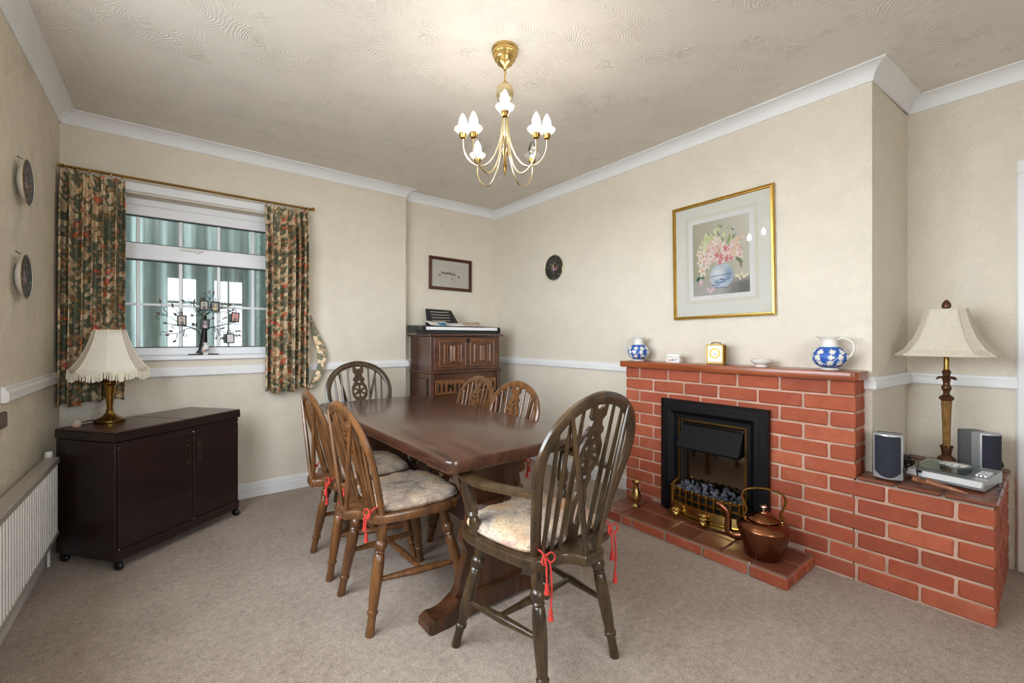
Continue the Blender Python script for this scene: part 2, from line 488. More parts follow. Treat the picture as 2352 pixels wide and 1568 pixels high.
def cup_mat():
    t = NT('clear_glass_cup'); tr = t.n('ShaderNodeBsdfTransparent'); tl_ = t.n('ShaderNodeBsdfTranslucent'); df = t.n('ShaderNodeBsdfDiffuse'); gl = t.n('ShaderNodeBsdfGlossy')
    gl.inputs['Roughness'].default_value = .05
    for x in (tl_, df): x.inputs[0].default_value = (.9, .9, .88, 1)
    a = t.n('ShaderNodeMixShader'); a.inputs[0].default_value = .5; t.l(tl_.outputs[0], a.inputs[1]); t.l(df.outputs[0], a.inputs[2])
    b = t.n('ShaderNodeMixShader'); b.inputs[0].default_value = .10; t.l(tr.outputs[0], b.inputs[1]); t.l(a.outputs[0], b.inputs[2])
    fr = t.n('ShaderNodeLayerWeight'); fr.inputs[0].default_value = .25
    c = t.n('ShaderNodeMixShader'); t.l(t.math('MULTIPLY', fr.outputs['Facing'], .35), c.inputs[0]); t.l(b.outputs[0], c.inputs[1]); t.l(gl.outputs[0], c.inputs[2])
    t.l(c.outputs[0], t.out.inputs[0]); return t.m
MAT['cup'] = cup_mat()

def teal_mat():
    t = NT('teal_drape'); v = t.coords('Object', (20, 20, .8))
    a = t.noise(v, 1.4, 3.0, .6, .3)
    t.set(Base_Color=t.ramp(a.outputs[0], [(.3, rgb(106, 120, 121)), (.55, rgb(132, 145, 145)), (.75, rgb(168, 176, 174))]), Roughness=.9); return t.m
MAT['teal'] = teal_mat()

# printed cotton with cream lilies, tan scrolls and orange tulips on slate green
def print_mat():
    t = NT('floral_print_cotton')
    uv = t.n('ShaderNodeUVMap'); uv.uv_map = 'UVMap'; uvv = uv.outputs[0]
    def flower(scale, off, petals, r0, amp, seedpow=0.0, keep=0.0):
        mp = t.n('ShaderNodeMapping'); t.l(uvv, mp.inputs[0]); mp.inputs['Location'].default_value = off
        nz = t.noise(mp.outputs[0], scale*1.7, 2.0)
        wv = t.n('ShaderNodeVectorMath', operation='MULTIPLY_ADD'); t.l(nz.outputs['Color'], wv.inputs[0])
        wv.inputs[1].default_value = (.35/scale,)*3; t.l(mp.outputs[0], wv.inputs[2])
        vo = t.n('ShaderNodeTexVoronoi', voronoi_dimensions='2D', feature='F1'); t.l(wv.outputs[0], vo.inputs['Vector'])
        vo.inputs['Scale'].default_value = scale; vo.inputs['Randomness'].default_value = .75
        df = t.n('ShaderNodeVectorMath', operation='SUBTRACT'); t.l(wv.outputs[0], df.inputs[0]); t.l(vo.outputs['Position'], df.inputs[1])
        sp = t.n('ShaderNodeSeparateXYZ'); t.l(df.outputs[0], sp.inputs[0])
        sc = t.n('ShaderNodeSeparateColor'); t.l(vo.outputs['Color'], sc.inputs[0])
        ang = t.math('ARCTAN2', sp.outputs[1], sp.outputs[0])
        ang = t.math('ADD', t.math('MULTIPLY', ang, float(petals)), t.math('MULTIPLY', sc.outputs[0], 6.28))
        lim = t.math('ADD', r0, t.math('MULTIPLY', t.math('COSINE', ang), amp))
        d = vo.outputs['Distance']
        inside = t.math('MULTIPLY', t.math('SUBTRACT', lim, d), 30.0, clamp=True)
        if keep: inside = t.math('MULTIPLY', inside, t.math('GREATER_THAN', sc.outputs[1], keep))
        rel = t.math('DIVIDE', d, lim)
        return inside, rel, sc.outputs[2], t.math('COSINE', ang)
    v = uvv
    sw = t.noise(v, 34.0, 2.0, .5, 2.2)
    base = t.ramp(sw.outputs[0], [(.36, rgb(74, 94, 86)), (.46, rgb(112, 128, 110)), (.5, rgb(58, 76, 70)), (.56, rgb(126, 138, 116)), (.64, rgb(76, 96, 90))], 'LINEAR')
    sc2 = t.noise(v, 24.0, 1.0, .5, 2.8)
    band = t.math('SUBTRACT', 1.0, t.math('MULTIPLY', t.math('ABSOLUTE', t.math('SUBTRACT', sc2.outputs[0], .5)), 26.0), clamp=True)
    col = t.mix(t.math('MULTIPLY', band, .75), base, rgb(176, 140, 92))
    for (s, off, pt, r0, amp, keep, c1, c2) in (
            (25, (.3, .7, 0), 2, .27, .16, .1, rgb(132, 142, 116), rgb(78, 96, 86)),
            (14.5, (.55, .13, 0), 3, .29, .15, .35, rgb(202, 164, 112), rgb(150, 116, 80)),
            (30, (.9, .4, 0), 5, .24, .08, .45, rgb(214, 136, 92), rgb(226, 196, 148)),
            (11.5, (.11, .41, 0), 3, .33, .17, .12, rgb(252, 238, 206), rgb(228, 192, 150)),
            (15, (.71, .29, 0), 2, .24, .12, .72, rgb(214, 84, 58), rgb(232, 128, 92)),
            (27, (.2, .9, 0), 5, .22, .06, .45, rgb(240, 226, 196), rgb(206, 120, 84))):
        ins, rel, rv, ca = flower(s, off, pt, r0, amp, 0, keep)
        pc = t.mix(t.math('MULTIPLY', t.math('SUBTRACT', 1.0, rel, clamp=True), 1.1, clamp=True), c1, c2)
        edge = t.math('MULTIPLY', t.math('SUBTRACT', rel, .86, clamp=True), 7.0, clamp=True)
        pc = t.mix(t.math('MULTIPLY', edge, .75), pc, rgb(62, 58, 48))
        vein = t.math('MULTIPLY', t.math('SUBTRACT', .12, t.math('ABSOLUTE', t.math('ADD', ca, .2))), 6.0, clamp=True)
        pc = t.mix(t.math('MULTIPLY', vein, .4), pc, c2)
        col = t.mix(ins, col, pc)
    col = t.mix(.10, col, rgb(226, 208, 172))
    t.set(Base_Color=col, Roughness=.85); t.p.inputs['Specular IOR Level'].default_value = .2
    t.bump(t.noise(v, 700.0).outputs[0], .15, .0006)
    return t.m
MAT['print'] = print_mat()

def cushion_mat(name, warm):
    t = NT(name); v = t.coords('Object')
    a = t.noise(v, 9.0, 3.0, .6, .6); b = t.noise(v, 26.0, 2.0, .6, 2.4); c = t.noise(v, 60.0, 2.0)
    base = t.ramp(a.outputs[0], [(.35, rgb(150, 140, 132)), (.5, rgb(206, 190, 170)), (.62, rgb(222, 196, 160))])
    st = t.math('SUBTRACT', 1.0, t.math('MULTIPLY', t.math('ABSOLUTE', t.math('SUBTRACT', b.outputs[0], .52)), 30.0), clamp=True)
    col = t.mix(t.math('MULTIPLY', st, .7), base, rgb(120, 66, 56))
    w = t.noise(v, 5.5, 2.0); wf = t.math('MULTIPLY', t.math('SUBTRACT', w.outputs[0], .5, clamp=True), 4.0*warm, clamp=True)
    col = t.mix(wf, col, rgb(206, 140, 78))
    p = t.noise(v, 7.0, 2.0, .5, .3); pf = t.math('MULTIPLY', t.math('SUBTRACT', p.outputs[0], .6, clamp=True), 5.0, clamp=True)
    col = t.mix(t.math('MULTIPLY', pf, .5), col, rgb(206, 132, 120))
    t.set(Base_Color=col, Roughness=.85); t.bump(t.math('ADD', a.outputs[0], t.math('MULTIPLY', c.outputs[0], .4)), .5, .01); return t.m
MAT['cushion_warm'] = cushion_mat('cushion_fabric_warm', 1.0)
MAT['cushion'] = cushion_mat('cushion_fabric', .25)
def coal_mat():
    t = NT('grey_coal'); oi = t.n('ShaderNodeObjectInfo'); v = t.coords('Object')
    c = t.ramp(oi.outputs['Random'], [(0, rgb(30, 32, 40)), (.5, rgb(84, 88, 104)), (.8, rgb(110, 114, 128)), (1, rgb(44, 46, 54))])
    t.set(Base_Color=t.mix(t.math('MULTIPLY', t.noise(v, 60.0).outputs[0], .5), c, rgb(50, 52, 60)), Roughness=.55); return t.m
MAT['coal'] = coal_mat()

# ------------------------------------------------------------------ the room
XL, YW, XS, Y2, XR, YB, XA, YBACK, CEIL = -.5, 3.449, 1.56, 3.53, 2.57, .54, 3.12, -1.25, 2.365
YB2 = .50
WX0, WX1, WZ0, WZ1 = -.30, .56, .953, 1.967         # window opening in the window wall
TH = .24
room = [(XL, YBACK), (XL, YW), (XS, YW), (XS, Y2), (XR, Y2), (XR, YB), (XA, YB2), (XA, YBACK)]   # clockwise

def struct(name, mb, mat, smooth=35, label=None, cat=None, parent=None):
    return mb.build(name, mat, parent, smooth, label=label, cat=cat, kind='structure' if parent is None else None)

struct('floor', MB().box(XL-.3, XA+.4, YBACK-.3, Y2+.3, -.06, 0), MAT['carpet'], 0, 'beige cut pile carpet covering the whole room', 'floor')
struct('ceiling', MB().box(XL-.3, XA+.4, YBACK-.3, Y2+.3, CEIL, CEIL+.1), MAT['ceiling'], 0, 'off-white swirled plaster ceiling', 'ceiling')
LW0, LW1, LZ0, LZ1 = .30, 2.12, .95, 2.04         # wide window in the left wall, just out of view beside the camera
struct('wall_left', MB().box(XL-.12, XL, LW1, YW+.1, 0, CEIL).box(XL-.12, XL, YBACK, LW0, 0, CEIL).box(XL-.12, XL, LW0, LW1, LZ1, CEIL).box(XL-.12, XL, LW0, LW1, 0, LZ0), MAT['wall_left'], 0, 'cream textured wall beside the white radiator', 'wall')
w = MB()
w.box(XL-.12, WX0, YW, YW+TH, 0, CEIL); w.box(WX1, XS, YW, YW+TH, 0, CEIL)
w.box(WX0, WX1, YW, YW+TH, 0, WZ0); w.box(WX0, WX1, YW, YW+TH, WZ1, CEIL)
struct('wall_window', w, MAT['wall'], 0, 'cream textured wall around the window', 'wall')
struct('wall_back', MB().box(XS-.05, XR+.1, Y2, Y2+.16, 0, CEIL), MAT['wall'], 0, 'short cream recessed wall behind the carved bureau', 'wall')
struct('wall_right', MB().prism([(XR, YB), (XA+.1, YB2), (XA+.1, Y2+.1), (XR, Y2+.1)], 0, CEIL), MAT['wall'], 0, 'cream chimney breast wall above the brick fireplace', 'wall')
DY0, DY1 = -.72, .06            # doorway in the alcove wall
w = MB(); w.box(XA, XA+.1, DY1, YB2+.02, 0, CEIL); w.box(XA, XA+.1, YBACK, DY0, 0, CEIL); w.box(XA, XA+.1, DY0, DY1, 1.87, CEIL)
struct('wall_alcove', w, MAT['wall'], 0, 'cream alcove wall behind the tall lamp', 'wall')
# rear wall with the garden windows that light the room
BW = [(-.12, .33), (.47, .95)]; BZ0, BZ1 = .84, 2.08
w = MB(); xs = [XL]+[q for p in BW for q in p]+[XA]
for i in range(0, len(xs), 2): w.box(xs[i], xs[i+1], YBACK-.12, YBACK, 0, CEIL)
for a, b in BW: w.box(a, b, YBACK-.12, YBACK, 0, BZ0); w.box(a, b, YBACK-.12, YBACK, BZ1, CEIL)
struct('wall_rear', w, MAT['wall'], 0, 'cream wall behind the viewer with garden windows', 'wall')
for i, (a, b) in enumerate(BW):
    f = MB(); yb = YBACK-.07
    f.cbox(a, a+.05, yb, yb+.06, BZ0, BZ1); f.cbox(b-.05, b, yb, yb+.06, BZ0, BZ1)
    f.cbox(a, b, yb, yb+.06, BZ0, BZ0+.05); f.cbox(a, b, yb, yb+.06, BZ1-.05, BZ1)
    f.cbox(a, b, yb+.01, yb+.05, 1.64, 1.68); f.cbox((a+b)/2-.012, (a+b)/2+.012, yb+.01, yb+.05, BZ0, BZ1)
    struct('window_%d' % (i+2), f, MAT['upvc'], 35, ['white framed garden window nearest the left wall, seen reflected in the glass', 'white framed garden window in the middle of the rear wall'][i], 'window')
    ld = bpy.data.lights.new('daylight_portal', 'AREA'); ld.shape = 'RECTANGLE'; ld.size = b-a; ld.size_y = BZ1-BZ0
    ld.cycles.is_portal = True
    lo = bpy.data.objects.new('daylight_portal', ld); COL.objects.link(lo)
    lo.location = ((a+b)/2, YBACK-.13, (BZ0+BZ1)/2); lo.rotation_euler = (-PI/2, 0, PI)

f = MB(); xa, xb = XL-.09, XL-.03
for a in (LW0, LW0+.58, LW1-.64, LW1-.06): f.cbox(xa, xb, a, a+.06, LZ0, LZ1)
for z in (LZ0, 1.62, LZ1-.06): f.cbox(xa, xb, LW0, LW1, z, z+.06)
f.cbox(XL-.09, XL+.03, LW0-.05, LW1+.05, LZ0-.03, LZ0, .006)
struct('window_4', f, MAT['upvc'], 35, 'wide white framed window in the left wall above the radiator', 'window')
ld = bpy.data.lights.new('daylight_portal', 'AREA'); ld.shape = 'RECTANGLE'; ld.size = LW1-LW0; ld.size_y = LZ1-LZ0
ld.cycles.is_portal = True
lo = bpy.data.objects.new('daylight_portal', ld); COL.objects.link(lo)
lo.location = (XL-.125, (LW0+LW1)/2, (LZ0+LZ1)/2); lo.rotation_euler = (PI/2, 0, -PI/2)
# mitred mouldings that follow the walls
def offset_path(path, d, closed=False):
    out = []; n = len(path)
    for i in range(n):
        p = Vector(path[i])
        e1 = (p-Vector(path[i-1])).normalized() if (closed or i > 0) else None
        e2 = (Vector(path[(i+1) % n])-p).normalized() if (closed or i < n-1) else None
        n1 = Vector((e1.y, -e1.x)) if e1 is not None else None
        n2 = Vector((e2.y, -e2.x)) if e2 is not None else None
        if n1 is None: out.append(p+n2*d)
        elif n2 is None: out.append(p+n1*d)
        else:
            m = (n1+n2).normalized(); out.append(p+m*(d/max(.2, m.dot(n1))))
    return out

def moulding(names, path, prof, mat, closed=False, labels=None, cat='trim'):
    offs = [offset_path(path, d, closed) for d, z in prof]
    n = len(path); segs = n if closed else n-1
    for i in range(segs):
        m = MB(); k = len(prof); vs = []
        for j in range(k): vs.append((offs[j][i].x, offs[j][i].y, prof[j][1]))
        for j in range(k): q = offs[j][(i+1) % n]; vs.append((q.x, q.y, prof[j][1]))
        fs = [(j, (j+1) % k, k+(j+1) % k, k+j) for j in range(k)]
        fs += [tuple(range(k-1, -1, -1)), tuple(range(k, 2*k))]
        m.add(vs, fs)
        struct(names[i], m, mat, 30, labels[i] if labels else None, cat)

CV = .068
cprof = [(0, CEIL-CV), (.006, CEIL-CV)]+[(CV-(CV-.006)*math.cos(a), CEIL-CV+(CV-.006)*math.sin(a)) for a in [PI/2*k/8 for k in range(1, 8)]]+[(CV, CEIL-.006), (CV, CEIL), (0, CEIL)]
SIDES = ['left wall', 'window wall', 'small step by the bureau', 'recess behind the bureau', 'fireplace wall', 'alcove return', 'alcove wall', 'rear wall']
moulding(['trim_%d' % (i+1) for i in range(8)], room, cprof, MAT['cove'], True, ['white coved cornice along the '+s for s in SIDES], 'cornice')
for j, (cxx, cyy, pth) in enumerate(((XL, YW, [(XL, YW-.05), (XL, YW), (XL+.05, YW)]), (XR, Y2, [(XR-.035, Y2), (XR, Y2), (XR, Y2-.035)]))):
    pr2 = [(d+.004 if 0 < d else d, z-.004 if z < CEIL else z) for d, z in cprof]
    offs = [offset_path(pth, d) for d, z in pr2]; m = MB(); k = len(pr2)
    vs = [(offs[q][i].x, offs[q][i].y, pr2[q][1]) for i in range(3) for q in range(k)]
    fs = [(i*k+q, i*k+(q+1) % k, (i+1)*k+(q+1) % k, (i+1)*k+q) for i in range(2) for q in range(k)]+[tuple(range(k-1, -1, -1)), tuple(2*k+q for q in range(k))]
    struct('trim_%d' % (9+j), m.add(vs, fs), MAT['cove'], 30, ['white plastic corner piece on the cornice above the left plates', 'white plastic corner piece on the cornice above the bureau'][j], 'cornice')
dprof = [(0, .852), (.014, .852), (.02, .858), (.02, .888), (.017, .893), (.012, .899), (.012, .907), (.006, .912), (0, .912)]
moulding(['trim_11', 'trim_12', 'trim_13', 'trim_14', 'trim_15'], [(XL, 2.412), (XL, YW), (XS, YW), (XS, Y2), (XR, Y2), (XR, 1.81)], dprof, MAT['white'], False,
         ['white dado rail on the left wall above the radiator', 'white dado rail running under the window', 'short return of dado rail at the wall step', 'white dado rail behind the bureau', 'white dado rail between the bureau and the brick fireplace'], 'dado rail')
moulding(['trim_16', 'trim_17', 'trim_18'], [(XR, .60), (XR, YB), (XA, YB2), (XA, .118)], dprof, MAT['white'], False,
         ['stub of white dado rail right of the mantel shelf', 'white dado rail on the alcove return', 'white dado rail behind the tall bronze lamp'], 'dado rail')
sprof = [(0, 0), (.016, 0), (.016, .062), (.013, .066), (.013, .082), (.009, .086), (.009, .094), (.004, .1), (0, .1)]
moulding(['baseboard_left', 'baseboard_window', 'baseboard_step', 'baseboard_back', 'baseboard_right'], [(XL, YBACK), (XL, YW), (XS, YW), (XS, Y2), (XR, Y2), (XR, 1.82)], sprof, MAT['white'], False,
         ['white skirting board behind the radiator', 'white skirting board below the window', 'white skirting at the wall step', 'white skirting behind the bureau', 'white skirting between the bureau and the hearth'], 'skirting')
# door in the alcove wall
dr = MB(); dr.cbox(XA-.018, XA+.1, DY1, DY1+.062, 0, 1.863, .006); dr.cbox(XA-.018, XA+.1, DY0-.062, DY0, 0, 1.863, .006); dr.cbox(XA-.018, XA+.1, DY0-.062, DY1+.062, 1.863, 1.925, .006)
dr = struct('door_1', dr, MAT['white'], 35, 'white door and casing at the right end of the alcove', 'door')
m = MB(); m.cbox(XA+.03, XA+.07, DY0, DY1, .01, 1.87, .004); struct('door_leaf', m, MAT['white'], parent=dr)
for zz in (.2, 1.05):
    for yy in (DY0+.1, (DY0+DY1)/2+.03): struct('panel', MB().cbox(XA+.022, XA+.032, yy, yy+.25, zz, zz+.65, .008), MAT['white'], parent=dr)

# ------------------------------------------------------------------ the window
FY = YW+.10                                   # inner face of the frame
fr = MB()
fr.cbox(WX0, WX1, FY, FY+.06, 1.862, 1.925, .004); fr.cbox(WX0, WX1, FY, FY+.06, .985, 1.034, .004)
fr.cbox(WX0, WX0+.06, FY, FY+.06, .985, 1.925, .004); fr.cbox(WX1-.02, WX1+.03, FY, FY+.06, .985, 1.925, .004)
fr.cbox(WX0, WX1, FY-.012, FY+.06, 1.588, 1.688, .005); fr.cbox(WX0, WX1, FY-.004, FY+.06, 1.925, 1.967, .004)
win = struct('window_1', fr, MAT['upvc'], 35, 'white double glazed window between the floral curtains', 'window')
for i, (z0, z1) in enumerate(((1.688, 1.862), (1.034, 1.588))):
    struct('pane', MB().box(WX0+.05, WX1, FY+.03, FY+.034, z0, z1), MAT['pane'], 0, parent=win)
    struct('gasket', MB().box(WX0+.055, WX1-.01, FY+.004, FY+.028, z0-.002, z0+.005).box(WX0+.055, WX1-.01, FY+.004, FY+.028, z1-.006, z1+.002), MAT['black_matt'], 0, parent=win)
    for x in (-.174, .037, .244, .447):
        struct('glazing_bar', MB().cbox(x-.010, x+.010, FY+.018, FY+.028, z0, z1, .003), MAT['upvc'], parent=win)
struct('glazing_bar', MB().cbox(WX0+.05, WX1, FY+.019, FY+.027, 1.300, 1.316, .003), MAT['upvc'], parent=win)
h = MB(); h.cbox(.03, .155, FY-.036, FY-.022, 1.663, 1.677, .004); h.cbox(.115, .135, FY-.03, FY-.010, 1.655, 1.682, .003)
struct('latch_handle', h, MAT['ceramic'], parent=win)
struct('window_board', MB().cbox(WX0, WX1, YW-.022, FY+.05, .955, .985, .006), MAT['upvc'], parent=win)
struct('lintel_board', MB().cbox(WX0-.04, WX1+.05, YW-.018, YW+.002, 1.978, 2.03, .004), MAT['white'], parent=win)
struct('ground', MB().box(-12, 15, -14, 14, -.35, -.25), basic('added_ground', rgb(168, 165, 158), .9, 0, .2, 2), 0, 'unseen ground slab added outside to keep upward light off the ceiling', 'ground')  # unseen slab, added to block light rising through the windows onto the ceiling
# room beyond the glass: pleated teal drapes in daylight
def drape(u, v):
    x = -1.3+3.2*u
    return (x, 4.02+.03*math.sin(x*46)+.012*math.sin(x*19+v*2), .2+2.3*v)
tag(MB().grid(260, 4, drape).build('teal_drape', MAT['teal'], None, 60), 'pale teal pleated drape hanging beyond the window glass', 'curtain')

def pleats(name, x0, x1, z0, z1, y, nf, label, seed, group='floral curtains on the brass rod'):
    r = random.Random(seed); nx, ny = 150, 60
    ph = [r.uniform(0, 6.28) for _ in range(6)]
    W = x1-x0; cloth = W*2.0
    # irregular fold positions
    edges = [0.0]
    for k in range(nf): edges.append(edges[-1]+r.uniform(.7, 1.3))
    edges = [e/edges[-1] for e in edges]
    def fold(u):
        for k in range(nf):
            if u <= edges[k+1]: return (k+(u-edges[k])/(edges[k+1]-edges[k]))
        return nf
    def fn(u, v):
        d = 1-v                                   # 0 at the top
        loose = min(1, d*4+.25)
        q = fold(u)
        amp = (.014+.034*loose)*(1+.3*math.sin(ph[0]+q))
        fine = .0055*max(0, 1-d*7)*math.sin(u*nf*13)
        x = x0+W*u+.008*loose*math.sin(2*PI*q+1.2)+.010*d*math.sin(ph[1]+u*2)
        yy = y-amp*math.sin(2*PI*q)-.009*loose*math.sin(4*PI*q+ph[2]+d*2)+fine-.015*d
        zb = z0+.012*math.sin(u*5+ph[3])+.008*math.sin(u*17)
        return (x, yy, zb+(z1-zb)*v)
    mb = MB().grid(nx, ny, fn)
    root = thing(name, label, 'curtain', (0, 0, 0), 0, group)
    me = mb.mesh('cloth', MAT['print'], 60)
    uvl = me.uv_layers.new(name='UVMap')
    co = np.array([(i/(nx-1)*cloth+seed*.37, j/(ny-1)*(z1-z0)) for j in range(ny) for i in range(nx)])
    li = np.zeros(len(me.loops), dtype=np.int32); me.loops.foreach_get('vertex_index', li)
    uvl.data.foreach_set('uv', co[li].astype(np.float32).ravel())
    c = mobj('cloth', me, root)
    so = c.modifiers.new('thickness', 'SOLIDIFY'); so.thickness = .002
    return root
CY_ = YW-.085
cl = pleats('curtain', -.49, -.225, .735, 2.012, CY_, 6, 'floral print curtain hanging behind the fringed lamp', 3)
cr_ = pleats('curtain', .49, .765, .728, 2.008, CY_, 7, 'floral print curtain on the right of the window with a loose tieback', 11)
rodz = 2.036
rod = thing('curtain_rod', 'thin brass curtain rod across the top of the window', 'curtain rod')
MB().tube([(-.47, CY_, rodz), (.79, CY_, rodz-.004)], .0075, 10).build('pole', MAT['brass_old'], rod)
for sx, x in ((-1, -.475), (1, .795)):
    m = MB(); m.tube([(x-sx*.005, CY_, rodz), (x, CY_, rodz), (x+sx*.006, CY_, rodz), (x+sx*.014, CY_, rodz), (x+sx*.019, CY_, rodz)], [.008, .012, .009, .013, .004], 10)
    m.build('finial', MAT['brass_old'], rod)
for x in (-.43, .755):
    MB().tube([(x, YW, rodz-.006), (x, CY_+.002, rodz-.006)], .005, 8).build('bracket', MAT['brass_old'], rod)
ringm = MB().tube([(0, .0135*math.cos(a), .0135*math.sin(a)-.006) for a in [2*PI*k/14 for k in range(14)]], .0018, 6, True).mesh('ring', MAT['brass'])
for root, x0, x1 in ((cl, -.46, -.235), (cr_, .50, .77)):
    for k in range(6):
        o = mobj('ring', ringm, root); o.location = (x0+(x1-x0)*k/5, CY_, rodz); o.rotation_euler = (0, 0, rnd.uniform(-.5, .5))
# loose tieback hanging beside the right curtain
tb = thing('curtain_tieback', 'floral fabric tieback dangling beside the right curtain', 'tieback', (0, 0, 0))
pts = cr([(.80, YW-.03, 1.245), (.822, YW-.035, 1.14), (.862, YW-.04, 1.03), (.872, YW-.045, .93), (.845, YW-.05, .83), (.80, YW-.055, .745), (.765, YW-.055, .715)], 8)
n = len(pts); wd = [.006+.036*math.sin(PI*(k/(n-1))**.8) for k in range(n)]
vs = []; 
for k, p in enumerate(pts):
    vs += [(p.x-wd[k]*.75, p.y-.004, p.z), (p.x, p.y-.012, p.z), (p.x+wd[k]*.75, p.y-.003, p.z), (p.x, p.y+.004, p.z)]
m = MB().add(vs, [(4*k+j, 4*k+(j+1) % 4, 4*k+4+(j+1) % 4, 4*k+4+j) for k in range(n-1) for j in range(4)])
me = m.mesh('band', MAT['print'], 50); uvl = me.uv_layers.new(name='UVMap')
for lp in me.loops: c = me.vertices[lp.vertex_index].co; uvl.data[lp.index].uv = (c.x+c.y, c.z)
mobj('band', me, tb)
MB().tube([(.798, YW-.001, 1.262), (.798, YW-.03, 1.262), (.80, YW-.036, 1.25), (.80, YW-.03, 1.24)], .003, 8).build('hook', MAT['brass'], tb)

# ------------------------------------------------------------------ chairs
LEG_PROF = [(0, .017), (.05, .0175), (.10, .019), (.17, .020), (.21, .0165), (.225, .022), (.255, .0255), (.285, .022), (.30, .0165), (.315, .021), (.33, .0165), (.345, .020), (.42, .022), (.55, .0225), (.70, .0195), (.79, .0165), (.80, .0205), (.82, .0205), (.83, .0155), (.92, .0155), (.985, .017), (1, .0155)]
def turned(p0, p1, prof, k=1.0, seg=12):
    p0 = Vector(p0); p1 = Vector(p1)
    return MB().tube([p0.lerp(p1, t) for t, r in prof], [r*k for t, r in prof], seg)
STR_PROF = [(0, .008), (.1, .0095), (.35, .013), (.5, .0155), (.65, .013), (.9, .0095), (1, .008)]

def wheel_splat(H, z0, lean):
    """pierced splat between seat (0) and hoop (H); returns outline and holes in x,h"""
    # half width profile over relative height
    P = [(0, .030), (.06, .026), (.14, .030), (.22, .036), (.30, .034), (.36, .022), (.40, .026), (.44, .034), (.475, .028), (.50, .036), (.55, .050), (.61, .053), (.67, .050), (.72, .036), (.745, .030), (.765, .040), (.79, .038), (.815, .026), (.85, .022), (.875, .036), (.90, .036), (1.0, .036)]
    right = [(w_, t*H) for t, w_ in P]
    outline = right+[(-a, b) for a, b in reversed(right)]
    holes = []
    cyy = .61*H; R0, R1 = .013, .040
    for k in range(6):
        a0 = PI/6+k*PI/3+.17; a1 = PI/6+(k+1)*PI/3-.17
        hole = [(R1*math.cos(a), cyy+R1*math.sin(a)) for a in [a0+(a1-a0)*j/5 for j in range(6)]]
        hole += [(R0*math.cos((a0+a1)/2), cyy+R0*math.sin((a0+a1)/2))]
        holes.append(hole)
    holes.append([(0, .745*H+.012), (-.012, .745*H-.008), (.012, .745*H-.008)][::1])
    holes.append([(0, .455*H-.014), (.010, .455*H+.008), (-.010, .455*H+.008)])
    holes.append([(.013*math.cos(a)*(1.0), .205*H+.05*math.sin(a)*(1 if math.sin(a) > 0 else .9)) for a in [2*PI*k/14 for k in range(14)]])
    holes.append([(.019*math.cos(a), .955*H+.016*math.sin(a)) for a in [2*PI*k/10 for k in range(10)]])
    return outline, holes

